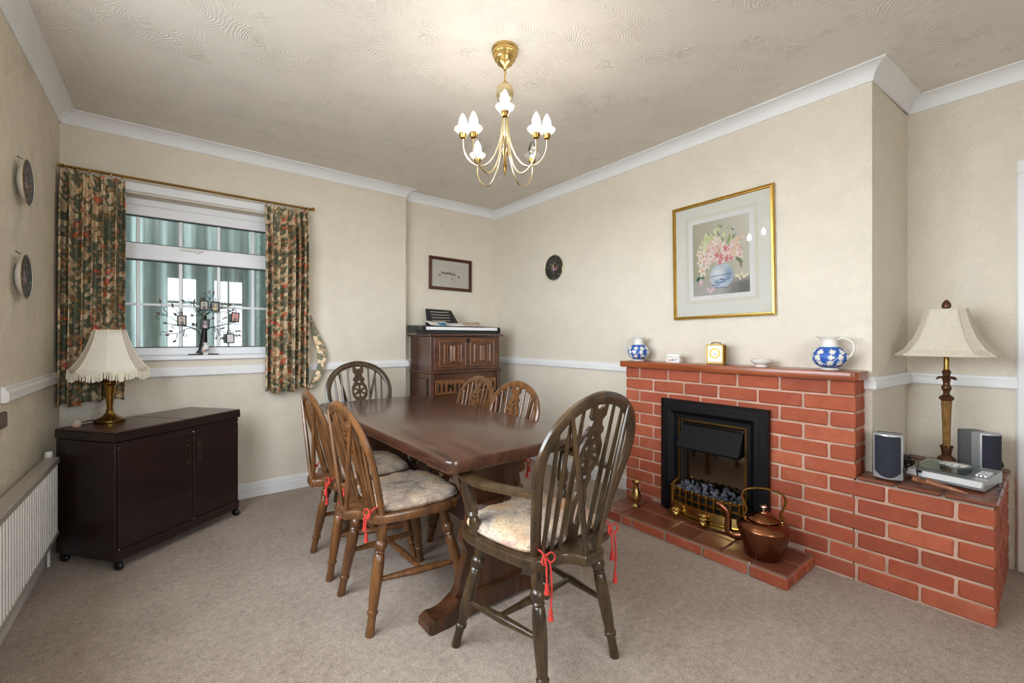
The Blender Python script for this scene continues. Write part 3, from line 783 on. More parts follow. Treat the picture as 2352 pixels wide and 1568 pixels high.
def make_chair(carver):
    wm = MAT['oak_dark'] if carver else MAT['oak_warm']
    root = thing('armchair' if carver else 'dining_chair', 'x', 'chair')
    zs = .432; ztop = .925 if carver else .845
    kx = 1.12 if carver else 1.0
    # seat
    half = [(0, .205), (.10*kx, .203), (.165*kx, .19), (.198*kx, .155), (.207*kx, .09), (.20*kx, 0), (.185*kx, -.09), (.172*kx, -.145), (.15*kx, -.178), (.105, -.190), (.075, -.200), (.055, -.225), (.046, -.248), (.02, -.253)]
    outline = [Vector((x, y)) for x, y in half]+[Vector((-x, y)) for x, y in reversed(half[1:])]
    outline = [(p.x, p.y) for p in cr([(p.x, p.y, 0) for p in outline], 3, True)]
    ar = sum(outline[i-1][0]*outline[i][1]-outline[i][0]*outline[i-1][1] for i in range(len(outline)))
    if ar < 0: outline = outline[::-1]
    MB().prism(outline, zs-.036, zs, .009).build('seat', wm, root)
    # legs
    kf = .222 if carver else .205; kb = .168 if carver else .163
    T = {'f': (.135*kx, .115), 'b': (.12*kx, -.125)}; F = {'f': (kf, .198), 'b': (kb, -.198)}
    for e in 'fb':
        for sgn in (-1, 1):
            turned((sgn*T[e][0], T[e][1], zs-.02), (sgn*F[e][0], F[e][1], 0), LEG_PROF).build('leg', wm, root)
    def on(e, sgn, z):
        t = 1-z/(zs-.02); return Vector((sgn*(T[e][0]+(F[e][0]-T[e][0])*t), T[e][1]+(F[e][1]-T[e][1])*t, z))
    mids = []
    for sgn in (-1, 1):
        a = on('f', sgn, .165); b = on('b', sgn, .185); turned(a, b, STR_PROF).build('stretcher', wm, root); mids.append(a.lerp(b, .46))
    turned(mids[0], mids[1], STR_PROF).build('stretcher', wm, root)
    # bent hoop, leaning back
    yb0 = -.145; lean = .135 if carver else .115; H = ztop-zs
    def yl(z): return yb0-lean*max(0, (z-zs)/H)**1.1
    wmax = .205 if carver else .197
    hp = [(.150, 0), (.168, .18), (.188, .38), (wmax, .56), (wmax-.004, .70), (wmax-.034, .835), (wmax-.085, .93), (wmax-.145, .982), (0, 1.0)]
    hp = [(x*(1.02 if carver else 1), t) for x, t in hp]
    pts3 = [(x, yl(zs+t*H), zs+t*H-.013*t) for x, t in hp]
    pth = cr(pts3+[(-a, b, c) for a, b, c in reversed(pts3[:-1])], 6)
    sect = [(1, .45), (.45, 1), (-.45, 1), (-1, .45), (-1, -.45), (-.45, -1), (.45, -1), (1, -.45)]
    rad = []
    L = len(pth)
    for i, p in enumerate(pth):
        s = abs(i/(L-1)-.5)*2
        rad.append((.0105, .0155+.003*(1-s)) if not carver else (.0115, .017+.003*(1-s)))
    MB().tube(pth, rad, sect=sect, up=(0, 1, .28)).build('hoop', wm, root, 50)
    hx = [p.x for p in pth[:L//2+1]]; hz = [p.z for p in pth[:L//2+1]]
    iw = max(range(len(hx)), key=lambda i: hx[i])
    def hoopz(x):
        xs_ = hx[iw:][::-1]; zs_ = hz[iw:][::-1]; return float(np.interp(abs(x), xs_, zs_))
    for sgn in (-1, 1):
        for xb, xt in ((.058, .072), (.092, .120), (.124, .163)):
            zt = hoopz(xt); p0 = Vector((sgn*xb*kx, -.158, zs-.01)); p1 = Vector((sgn*xt, yl(zt), zt))
            MB().tube([p0, p0.lerp(p1, .35), p0.lerp(p1, .7), p1], [.0068, .0082, .0066, .005], 8).build('spindle', wm, root)
        zt = hoopz(.125); p0 = Vector((sgn*.024, -.236, zs-.01)); p1 = Vector((sgn*.135, yl(zt)-.012, zt))
        MB().tube([p0, p0.lerp(p1, .4), p0.lerp(p1, .8), p1], [.0085, .0098, .0075, .006], 8).build('brace', wm, root)
    Hs = H-.012
    ol, ho = wheel_splat(Hs, zs, lean)
    MB().pierced(ol, ho, .011, lambda x, y, z: (x, yl(zs+y)+z-.002, zs+y)).build('splat', wm, root, 30)
    if carver:
        for sgn in (-1, 1):
            za = zs+.205
            ap = cr([(sgn*.196, yl(za)+.004, za), (sgn*.222, -.10, za-.004), (sgn*.245, .0, za-.006), (sgn*.248, .09, za), (sgn*.228, .165, za+.008), (sgn*.205, .19, za+.008)], 6)
            na = len(ap)
            MB().tube(ap, [(.0115, .015+.015*math.sin(PI*min(1, (k/(na-1))*.9+.12))) for k in range(na)], sect=sect, up=(0, 0, 1)).build('arm', wm, root, 50)
            turned((sgn*.242, .115, za-.004), (sgn*.205, .085, zs-.01), [(0, .012), (.1, .013), (.35, .021), (.5, .022), (.58, .014), (.63, .020), (.68, .014), (.78, .021), (.88, .016), (1, .013)]).build('arm_support', wm, root)
    return root

def place(o, loc, rz, label, group):
    o.location = loc; o.rotation_euler = (0, 0, rz); o['label'] = label; o['group'] = group
    return o
side = make_chair(False); arm = make_chair(True)
G1 = 'wheelback chairs around the dining table'
TX = 1.025
SPOTS = [(side, .76, 1.73, -PI/2+.02, 'warm oak wheelback chair at the near left of the table', True),
         (side, .755, 2.19, -PI/2-.03, 'warm oak wheelback chair at the far left of the table, nearer the window', True),
         (side, 1.29, 1.90, PI/2+.04, 'oak wheelback chair across the table, closest to the fireplace', True),
         (side, 1.315, 2.345, PI/2-.03, 'oak wheelback chair across the table, in front of the bureau', False),
         (arm, 1.016, 1.135, .03, 'dark wheelback armchair in the foreground with an orange tinged cushion', True),
         (arm, 1.02, 2.80, PI-.02, 'dark wheelback armchair at the far end of the table below the window wall', True)]
used = set(); chairs = []
for src, x, y, rz, lab, cu in SPOTS:
    o = src if id(src) not in used else copy_tree(src)
    used.add(id(src)); chairs.append((place(o, (x, y, 0), rz, lab, G1), cu))

# tied seat cushions
def make_cushion(k, warm, seed):
    r = random.Random(seed)
    half = [(0, .195), (.10, .19), (.16, .175), (.188, .13), (.19, .05), (.178, -.05), (.155, -.125), (.11, -.145), (0, -.15)]
    ol = cr([(x*k, y, 0) for x, y in half]+[(-x*k, y, 0) for x, y in reversed(half[1:-1])], 4, True)
    n = len(ol); rings = [(.97, -.001), (1.0, .006), (1.012, .016), (.99, .026), (.93, .033), (.8, .038), (.55, .041), (.25, .041)]
    vs = []; fs = []
    for s_, z in rings:
        for i, p in enumerate(ol):
            wv = (.003*math.sin(i*1.7+seed)+.002*math.sin(i*.6+z*90))*s_**4
            vs.append((p.x*s_, .02+(p.y-.02)*s_, .432+z+(wv if z > .01 else 0)))
    vs.append((0, .02, .432+.040)); c = len(vs)-1
    for i in range(len(rings)-1):
        for q in range(n):
            q2 = (q+1) % n; fs.append((i*n+q2, i*n+q, (i+1)*n+q, (i+1)*n+q2))
    for q in range(n): fs.append(((len(rings)-1)*n+(q+1) % n, (len(rings)-1)*n+q, c))
    fs.append(tuple(range(n)))
    root = thing('seat_cushion', 'x', 'cushion')
    MB().add(vs, fs).build('pad', MAT['cushion_warm' if warm else 'cushion'], root, 70)
    pip = [(p.x*1.013, .02+(p.y-.02)*1.013, .446) for p in ol]
    MB().tube(pip, .0028, 6, True).build('piping', MAT['cushion_warm' if warm else 'cushion'], root)
    return root
def add_ties(root, L, k):
    for sgn in (-1, 1):
        x = sgn*.135*k; y = -.150; z = .444
        m = MB()
        m.tube(cr([(x, y+.02, z), (x+sgn*.012, y-.018, z+.012), (x+sgn*.006, y-.035, z+.002)], 4), .003, 6)
        kn = (x+sgn*.006, y-.037, z-.002)
        m.ell(kn, (.008, .008, .007), 8, 6)
        for lp in ((.022, .014), (-.02, .012)):
            m.tube(cr([kn, (kn[0]+lp[0]*.7, kn[1]-.010, kn[2]+.012), (kn[0]+lp[0]*1.3, kn[1]-.014, kn[2]-.004), (kn[0]+lp[0]*.6, kn[1]-.012, kn[2]-.016), kn], 5), .0028, 6)
        for q, (dx, ln) in enumerate(((.006, L), (-.010, L*.45))):
            p = cr([kn, (kn[0]+dx, kn[1]-.016, kn[2]-.02), (kn[0]+dx*1.3, kn[1]-.020, kn[2]-ln*.6), (kn[0]+dx, kn[1]-.018, kn[2]-ln)], 5)
            m.tube(p, .003, 6); e = p[-1]
            m.tube([e, (e.x, e.y, e.z-.008), (e.x, e.y, e.z-.012), (e.x, e.y, e.z-.032)], [.004, .0065, .0055, .009], 8)
        m.build('tie_cord', MAT['red_cord'], root)
CL = ['grey floral cushion tied to the near left chair', 'grey floral cushion tied to the far left chair', 'pale floral cushion on the chair closest to the fireplace', '', 'cream and orange floral cushion tied to the foreground armchair', 'floral cushion on the far armchair']
for i, (ch, cu) in enumerate(chairs):
    if not cu: continue
    k = 1.1 if i >= 4 else 1.0
    c = make_cushion(k, i == 4, i+1); add_ties(c, .15 if i == 4 else .07, k)
    c.location = ch.location+Vector((0, 0, .0015)); c.rotation_euler = ch.rotation_euler
    c['label'] = CL[i]; c['group'] = 'tied seat cushions'

# ------------------------------------------------------------------ dining table
tx0, tx1, ty0, ty1, tz = .685, 1.365, 1.19, 2.76, .70
tbl = thing('dining_table', 'dark stained oak refectory table in the middle of the room', 'table', (TX, (ty0+ty1)/2, 0))
hx_, hy_ = (tx1-tx0)/2, (ty1-ty0)/2
MB().prism(rrect(-hx_, hx_, -hy_, hy_, .035), tz-.046, tz, .010).build('table_top', MAT['table'], tbl)
for s in (-1, 1):
    for wdt in (.225,):
        MB().cbox(s*.20-.014, s*.20+.014, -hy_+.20, hy_-.20, tz-.085, tz-.046, .003).build('top_rail', MAT['table'], tbl)
FYo = .512
for s in (-1, 1):
    yy = s*FYo
    hw = [(.07, .150), (.12, .150), (.17, .142), (.22, .120), (.26, .118), (.30, .135), (.34, .118), (.38, .100), (.45, .112), (.54, .155), (.60, .165), (.62, .168)]
    ol = [(w_, z) for z, w_ in hw]; ol += [(-a, b) for a, b in reversed(ol)]
    hole = [(.028*math.cos(a)*.8, .36+.0*a+.028*math.sin(a)) for a in [2*PI*k/8 for k in range(8)]]
    MB().pierced([(p.x, p.y) for p in cr([(a, b, 0) for a, b in ol], 2, True)], [], .042, lambda x, y, z: (x, yy+z, y)).build('trestle_board', MAT['trestle'], tbl, 30)
    # shaped foot
    half = [(0, .085), (.12, .085), (.16, .078), (.205, .052), (.235, .047), (.27, .050), (.292, .036), (.295, .012), (.28, 0), (.20, 0), (.17, .012), (0, .014)]
    ol = half+[(-a, b) for a, b in reversed(half[1:-1])]
    MB().pierced(ol, [], .085, lambda x, y, z: (x, yy+z, y)).build('foot', MAT['trestle'], tbl, 30)
    MB().cbox(-.27, .27, yy-.035, yy+.035, tz-.095, tz-.046, .008).build('bearer', MAT['trestle'], tbl)
    MB().cbox(-.03, .03, yy+s*.02, yy+s*.115, .305, .385, .005).build('tenon', MAT['trestle'], tbl)
    MB().pierced([(-.011, -.075), (.011, -.075), (.016, .055), (-.016, .055)], [], .022, lambda x, y, z: (z, yy+s*.048+x*s, .345+y)).build('wedge', MAT['oak_warm'], tbl)
MB().cbox(-.022, .022, -FYo, FYo, .285, .405, .005).build('stretcher', MAT['trestle'], tbl)

# ------------------------------------------------------------------ brick fireplace with low shelf
XB = 2.41; BP, CH = .2085, .075; YR, YHR, YLB = .145, .565, 1.813
fire = thing('brick_fireplace', 'red brick fireplace surround with a low tiled side shelf', 'fireplace', (0, 0, 0))
m = MB(); m.box(XB+.006, XR-.001, YHR+.006, 1.02, 0, .90); m.box(XB+.006, XR-.001, 1.416, YLB-.006, 0, .90); m.box(XB+.006, XR-.001, 1.02, 1.416, .625, .90); m.box(XB+.006, XR-.001, YR+.006, YHR+.01, 0, .452); m.box(XR-.001, XA-.002, YR+.006, YB2-.003, 0, .452)
m.build('mortar', MAT['mortar'], fire, 0)
def brick_mesh(L, Hh, D, seed):
    r = random.Random(seed); mb = MB().cbox(0, D, 0, L, 0, Hh, .005)
    j = lambda: r.uniform(-.0016, .0016)
    mb.v = [(x+j(), y+j(), z+j()) for x, y, z in mb.v]
    return mb.mesh('brick', MAT['brick'], 30)
cache = {}
def brick(parent, x, y, z, L, D=.1, Hh=.0645, rz=0):
    key = (round(L, 3), round(D, 3), Hh, rnd.randrange(3))
    if key not in cache: cache[key] = brick_mesh(L, Hh, D, len(cache))
    o = mobj('brick', cache[key], parent); o.location = (x, y, z); o.rotation_euler = (0, 0, rz)
    return o
JN = .011
for c in range(12):
    z = c*CH+.0085
    j = [YR]+[YR+(BP if c % 2 == 0 else BP/2)+BP*k for k in range(9)]
    ye = YLB; ys = YR if c < 6 else YHR
    for a, b in zip(j[:-1], j[1:]):
        a2 = max(a, ys); b2 = min(b, ye)
        if b2-a2 < .025: continue
        e0 = JN/2 if a2 > ys+1e-4 else 0; e1 = JN/2 if b2 < ye-1e-4 else 0
        if z+.064 < .70:                                                 # cut back to the fire opening
            if a2 >= .93 and b2 <= 1.50: continue
            if a2 < .93 < b2 <= 1.50: b2 = .95; e1 = 0
            elif .93 <= a2 < 1.50 < b2: a2 = 1.48; e0 = 0
            if b2-a2-e0-e1 < .012: continue
        if c == 0 and a2 > .74 and b2 < 1.75: continue                  # behind the hearth
        brick(fire, XB+rnd.uniform(-.002, .0015), a2+e0, z, b2-a2-e0-e1)
    # end face of the low shelf (right end)
    if c < 6:
        x = XB+.1+JN
        L = .10 if c % 2 == 0 else .2085
        if c % 2 == 0: x = XB+.1+JN
        while x < XA-.03:
            Lx = min(L, XA-.012-x)
            if Lx > .02: brick(fire, x+Lx-JN, YR+rnd.uniform(-.001, .002), z, Lx-JN, .09, .0645, PI/2)
            x += Lx; L = .2085
    # end face of the upper part beside the alcove
    else:
        brick(fire, XB+.1+JN+.045, YHR+rnd.uniform(0, .002), z, .045, .09, .0645, PI/2)
# tiles on the low shelf
TW = .148
m = MB(); m.box(XB+.004, XR-.001, YR+.004, YHR-.002, .452, .466); m.box(XR-.001, XA-.002, YR+.004, YB2-.003, .452, .466); m.build('tile_bed', MAT['grout'], fire, 0)
tm = {}
def tile(parent, x0, x1, y0, y1, z, t=.014, nose=0):
    key = (round(x1-x0, 3), round(y1-y0, 3), t)
    if key not in tm: tm[key] = MB().cbox(0, x1-x0, 0, y1-y0, 0, t, .0055).mesh('tile', MAT['tile'], 30)
    o = mobj('tile', tm[key], parent); o.location = (x0, y0, z); return o
ys_ = [YR-.012, YR+.03, YR+.03+TW, YR+.03+2*TW, YHR+.0]
ys_ = [YR-.010, .285, .428, YHR-.004]
xs_ = [XB-.012, XB+.14, XB+.292, XB+.444, XB+.596, XA-.012]
for a, b in zip(xs_[:-1], xs_[1:]):
    for c, d in zip(ys_[:-1], ys_[1:]): tile(fire, a+.003, b-.003, c+.003, min(d, YB2 if b > XR else 9)-.003, .4605)
# hearth
HX, HY0, HY1, HZ = 2.078, .722, 1.752, .060
hearth = thing('hearth', 'raised hearth of brown quarry tiles edged with red bricks', 'hearth')
MB().box(HX+.006, XB-.003, HY0+.006, HY1-.006, 0, HZ-.006).build('mortar', MAT['grout'], hearth, 0)
jy = [HY0, .80, .985, 1.20, 1.43, 1.53, HY1]
hb = [HY0, .885, 1.105, 1.315, 1.525, 1.60, HY1]
for a, b in zip(hb[:-1], hb[1:]):
    brick(hearth, HX, a+(JN/2 if a > HY0 else 0), .001, b-a-JN/2-(JN/2 if (a > HY0 and b < HY1) else 0), .07, .0475)
for yy in (HY0, HY1-.05):
    brick(hearth, HX+.07+JN+.145, yy, .001, .145, .05, .0475, PI/2); brick(hearth, XB-.004, yy, .001, .10, .05, .0475, PI/2)
ty_ = [HY0+.004+k*((HY1-HY0-.008)/7) for k in range(8)]; tx_ = [HX+.005, HX+.157, HX+.309, XB-.003]
for a, b in zip(tx_[:-1], tx_[1:]):
    for c, d in zip(ty_[:-1], ty_[1:]): tile(hearth, a+.002, b-.002, c+.002, d-.002, HZ-.012, .012)
# mantel shelf
ol = rrect(2.368, XR-.002, .548, 1.846, .03)
tag(MB().prism(ol, .903, .942, .005).build('mantel_shelf', MAT['mantel']), 'reddish brown wooden mantel shelf on top of the brick fireplace', 'shelf')

# ------------------------------------------------------------------ electric fire
ef = thing('electric_fire', 'black framed electric fire with brass grate and grey coals', 'fire', (XB-.006, 1.218, HZ))
FW, FH = .305, .665
def frame(prof, w, h, bottom=False):
    """mitred three/four sided frame; prof = (inset, depth towards the room)"""
    m = MB(); k = len(prof)
    if bottom: cs = lambda d: [(-w+d, d), (w-d, d), (w-d, h-d), (-w+d, h-d)]
    else: cs = lambda d: [(-w+d, 0), (-w+d, h-d), (w-d, h-d), (w-d, 0)]
    vs = []; n = 4
    for i in range(n):
        for (d, dep) in prof: y, z = cs(d)[i]; vs.append((-dep, y, z))
    fs = []
    for i in range(n if bottom else n-1):
        i2 = (i+1) % n
        for q in range(k-1): fs.append((i*k+q, i*k+q+1, i2*k+q+1, i2*k+q))
    return m.add(vs, fs)
frame([(0, 0), (0, .03), (.004, .034), (.03, .044), (.036, .05), (.06, .05), (.068, .042), (.085, .03), (.09, .03), (.093, .022), (.1, .022), (.103, .014), (.11, .014), (.112, .0), (.112, -.07)], FW, FH).build('surround', MAT['black'], ef, 25)
IW = FW-.112; IH = FH-.112
frame([(.108, .012), (.108, .018), (.119, .018), (.119, .0)], FW, FH).build('brass_trim', MAT['brass_old'], ef, 25)
MB().box(.035, .04, -IW, IW, 0, IH).build('back_mirror', basic('smoked_mirror', rgb(142, 130, 116), .06, 1.0, .1, 5), ef, 0)
MB().box(-.002, .04, -IW-.002, -IW+.015, 0, IH).box(-.002, .04, IW-.015, IW+.002, 0, IH).box(-.002, .04, -IW, IW, IH-.012, IH).build('inner_cheeks', MAT['black_matt'], ef, 0)
hood = MB(); hw0, hw1 = .172, .178; zt, zb = IH-.034, IH-.150
hood.add([(-.004, -hw0, zt), (-.004, hw0, zt), (-.075, hw1, zb), (-.075, -hw1, zb), (.03, -hw0, zt), (.03, hw0, zt), (.03, hw1, zb), (.03, -hw1, zb), (-.072, hw1, zb-.012), (-.072, -hw1, zb-.012)],
         [(0, 3, 2, 1), (0, 4, 7, 3), (1, 2, 6, 5), (4, 0, 1, 5), (3, 9, 8, 2), (9, 7, 6, 8)])
hood.build('hood', MAT['black'], ef, 25)
# basket
GW = .205
def arc(y): return -.06-.035*(1-(y/GW)**2)
for zz, rr in ((.152, .005), (.112, .0045)):
    MB().tube([(arc(y), y, zz) for y in np.linspace(-GW, GW, 15)], [(.0065, .003)]*15, sect=[(1, 1), (-1, 1), (-1, -1), (1, -1)], up=(0, 0, 1)).build('grate_rail', MAT['brass_old'], ef)
for k in range(10):
    y = -GW+.02+k*(2*GW-.04)/9
    MB().tube([(arc(y)-.004, y, .080), (arc(y)-.008, y, .115), (arc(y)-.008, y, .158), (arc(y)-.002, y, .162)], [(.004, .006)]*4, sect=[(1, 1), (-1, 1), (-1, -1), (1, -1)], up=(1, 0, 0)).build('grate_bar', MAT['brass_old'], ef)
for s in (-1, 1):
    MB().cbox(-.078, -.058, s*GW-.009, s*GW+.009, .012, .170, .003).add([(-.06, s*GW-.008, .170), (-.06, s*GW+.008, .170), (-.012, s*(GW-.012)+.008, .206), (-.012, s*(GW-.012)-.008, .206), (-.06, s*GW-.008, .14), (-.06, s*GW+.008, .14), (-.012, s*(GW-.012)+.008, .14), (-.012, s*(GW-.012)-.008, .14)], [(0, 1, 2, 3), (0, 3, 7, 4), (1, 5, 6, 2)]).build('grate_post', MAT['brass_old'], ef)
GP = np.linspace(-GW+.012, GW-.012, 17)
m = MB(); vs = []
for y in GP:
    zt_ = .080+.0*y; zb_ = .030-.012*(1-(y/GW)**2)
    vs += [(arc(y)-.010, y, zb_), (arc(y)-.012, y, zt_), (arc(y)-.004, y, zt_+.004), (arc(y)-.002, y, zb_)]
m.add(vs, [(4*k+j, 4*k+(j+1) % 4, 4*k+4+(j+1) % 4, 4*k+4+j) for k in range(16) for j in range(4)]).build('fret_panel', MAT['brass'], ef, 40)
MB().tube([(arc(y)-.02, y, .022-.012*(1-(y/GW)**2)) for y in np.linspace(-GW-.005, GW+.005, 17)], [(.005, .012)]*17, sect=[(1, 1), (-1, 1), (-1, -1), (1, -1)], up=(0, 0, 1)).build('fret_lip', MAT['brass'], ef)
MB().ell((arc(0)-.012, .0, .054), (.010, .024, .007), 12, 7).build('fret_boss', MAT['brass'], ef)
for y in (.155, -.02):
    mf = MB(); mf.ell((arc(y)-.042, y, .020), (.020, .020, .020), 14, 9); mf.ell((arc(y)-.038, y, .040), (.015, .015, .014), 12, 7)
    for a in range(4):
        aa = a*PI/2+.4; mf.ell((arc(y)-.040+.013*math.cos(aa), y+.013*math.sin(aa), .042), (.005, .005, .012), 8, 6)
    mf.build('ball_foot', MAT['brass'], ef)
MB().box(-.055, .034, -GW+.004, GW-.004, .06, .13).build('coal_tray', MAT['black_matt'], ef, 0)
rc = random.Random(21); cms = []
for k in range(6):
    mb = MB().ell((0, 0, 0), (1, .8, .62), 7, 5)
    mb.v = [tuple(c*rc.uniform(.72, 1.15) for c in v) for v in mb.v]; cms.append(mb.mesh('coal', MAT['coal'], 20))
for row in range(5):
    for k in range(13):
        y = -GW+.02+k*(2*GW-.04)/12+rc.uniform(-.009, .009); x = arc(y)*.72+.012+row*.02+rc.uniform(-.006, .006)
        if x > .028: continue
        o = mobj('coal', cms[rc.randrange(6)], ef); s_ = rc.uniform(.014, .021)
        o.location = (x, y, .142+row*.010+rc.uniform(-.004, .008)); o.scale = (s_, s_*1.05, s_*.95); o.rotation_euler = (rc.uniform(0, 6), rc.uniform(0, 6), rc.uniform(0, 6))

# copper kettle
kt = thing('copper_kettle', 'old copper kettle with brass handle standing on the hearth', 'kettle', (2.205, .868, HZ+.001), math.radians(0))
kprof = [(.0, 0), (.072, 0), (.078, .004), (.082, .02), (.092, .06), (.104, .10), (.112, .125), (.114, .138), (.108, .150), (.094, .160), (.078, .168), (.062, .171)]
MB().lathe(kprof, 40).build('body', MAT['copper'], kt)
lid = MB().lathe([(.064, .170), (.068, .174), (.066, .178), (.052, .188), (.036, .200), (.022, .206), (.020, .211), (.014, .213)], 32).build('lid', MAT['copper'], kt)
MB().lathe([(.006, .212), (.006, .222), (.012, .226), (.016, .231), (.014, .237), (.005, .241), (.0001, .242)], 16).build('knob', MAT['brass_pale'], lid)
ka = math.radians(115)          # spout direction in plan
sd = Vector((math.cos(ka), math.sin(ka), 0))
sp = cr([sd*.085+Vector((0, 0, .078)), sd*.125+Vector((0, 0, .074)), sd*.150+Vector((0, 0, .092)), sd*.150+Vector((0, 0, .140)), sd*.156+Vector((0, 0, .180)), sd*.185+Vector((0, 0, .208)), sd*.205+Vector((0, 0, .216))], 6)
ns = len(sp)
MB().tube(sp, [.024-.014*(k/(ns-1))**.7 for k in range(ns)], 14).build('spout', MAT['copper'], kt)
hd = [(.075, .166), (.082, .178), (.070, .205), (.085, .245), (.090, .275), (.070, .305), (.0, .318)]
hp_ = [sd*a+Vector((0, 0, z)) for a, z in hd]+[sd*(-a)+Vector((0, 0, z)) for a, z in reversed(hd[:-1])]
hp_ = cr(hp_, 6); nh = len(hp_)
MB().tube(hp_, [(.0055+.003*abs(2*k/(nh-1)-1)**4, .0075) for k in range(nh)], 10).build('handle', MAT['brass_old'], kt)
# brass vase
bv = thing('brass_vase', 'small engraved brass vase at the left end of the hearth', 'vase', (2.235, 1.607, HZ+.001))
MB().lathe([(.0, 0), (.026, 0), (.027, .004), (.018, .012), (.012, .020), (.016, .026), (.026, .040), (.031, .058), (.029, .078), (.021, .100), (.0165, .118), (.017, .134), (.024, .148), (.030, .154), (.026, .154), (.014, .140), (.013, .06), (.0, .05)], 28).build('body', basic('engraved_brass', rgb(196, 168, 104), .24, 1.0, .5, 55, .8, 130), bv)
gt = thing('hearth_hook', 'tiny brass and chrome hook at the front corner of the hearth', 'hook', (HX+.012, 1.66, HZ+.001))
MB().ell((-.018, 0, -.006), (.006, .006, .006), 10, 7).build('bead', MAT['brass'], gt)
MB().tube(cr([(-.018, .0, -.004), (-.010, .008, .010), (-.004, .016, .014)], 4), .0016, 6).tube(cr([(-.018, 0, -.004), (-.012, -.006, .012), (-.006, -.01, .018)], 4), .0016, 6).build('prong', MAT['chrome'], gt)

# ------------------------------------------------------------------ ornaments on the mantel
MZ = .9425
LEAF = [(0, -.9), (.18, -.45), (.62, -.62), (.5, -.15), (.95, .15), (.45, .3), (.35, .75), (0, 1.0), (-.35, .75), (-.45, .3), (-.95, .15), (-.5, -.15), (-.62, -.62), (-.18, -.45)]
def jug(x, y, k, hang, label):
    j = thing('jug', label, 'jug', (x, y, MZ), 0, 'blue and white jugs on the mantel shelf')
    body = [(.0, 0), (.034, 0), (.036, .004), (.030, .010)]
    bp = [(.034, .013), (.054, .026), (.066, .045), (.069, .062), (.064, .080), (.050, .096), (.036, .106)]
    MB().lathe([(r*k, z*k) for r, z in body], 32).build('foot_ring', MAT['jug_white'], j)
    MB().lathe([(r*k, z*k) for r, z in bp], 40).build('body', MAT['jug_blue'], j)
    mb = MB(); seg = 32; prof = [(.035, .104), (.031, .115), (.029, .130), (.032, .144), (.040, .152), (.036, .152), (.028, .142), (.026, .12)]
    vs = []; 
    for r, z in prof:
        for q in range(seg):
            a = 2*PI*q/seg; sp_ = max(0, math.cos(a-hang-PI))**6*max(0, (z-.125)/.027)
            vs.append(((r+.014*sp_)*k*math.cos(a), (r+.014*sp_)*k*math.sin(a), (z+.004*sp_)*k))
    mb.add(vs, [(i*seg+q, i*seg+(q+1) % seg, (i+1)*seg+(q+1) % seg, (i+1)*seg+q) for i in range(len(prof)-1) for q in range(seg)])
    mb.build('neck', MAT['jug_white'], j)
    d = Vector((math.cos(hang), math.sin(hang), 0))
    hp2 = cr([d*.028*k+Vector((0, 0, .140*k)), d*.052*k+Vector((0, 0, .146*k)), d*.082*k+Vector((0, 0, .128*k)), d*.090*k+Vector((0, 0, .098*k)), d*.080*k+Vector((0, 0, .070*k)), d*.066*k+Vector((0, 0, .055*k))], 6)
    MB().tube(hp2, [(.0055*k, .008*k)]*len(hp2), 10).build('handle', MAT['jug_white'], j)
    rr = random.Random(int(y*100)); rz_ = [(z, r) for r, z in bp]
    mb = MB()
    def surf(a, z, off): r = lerp_tab(rz_, z)+off; return (r*k*math.cos(a), r*k*math.sin(a), z*k)
    for row, (zc, nn) in enumerate(((.033, 9), (.059, 10), (.084, 9))):
        for q in range(nn):
            a0 = 2*PI*(q+.5*(row % 2))/nn+rr.uniform(-.12, .12); rot = rr.uniform(0, 6.28); s_ = rr.uniform(.0145, .0175)
            loop = []
            for (u, v) in LEAF:
                u2 = u*math.cos(rot)-v*math.sin(rot); v2 = u*math.sin(rot)+v*math.cos(rot)
                zz = min(.103, max(.015, zc+v2*s_)); loop.append((a0+u2*s_/max(.03, lerp_tab(rz_, zc)), zz))
            c0 = surf(a0, zc, .0042); vs = [c0]+[surf(a, z, .0030) for a, z in loop]+[surf(a, z, -.001) for a, z in loop]; nl = len(loop)
            mb.add(vs, [(0, 1+i, 1+(i+1) % nl) for i in range(nl)]+[(1+i, 1+nl+i, 1+nl+(i+1) % nl, 1+(i+1) % nl) for i in range(nl)])
    for ph in (0, 2.1, 4.2):
        mb.tube([surf(ph+t*2.6, .055+.028*math.sin(t*6.3+ph), .001) for t in np.linspace(0, 1, 24)], .0013*k, 6)
    mb.build('ivy_relief', MAT['jug_white'], j, 50)
    return j
# direction "left in the photo" along the mantel is +y
jug(2.462, 1.752, 1.02, math.radians(100), 'small blue ivy jug at the left end of the mantel shelf, handle to the left')
jug(2.462, .677, 1.03, math.radians(-80), 'blue ivy jug at the right end of the mantel shelf, handle to the right')

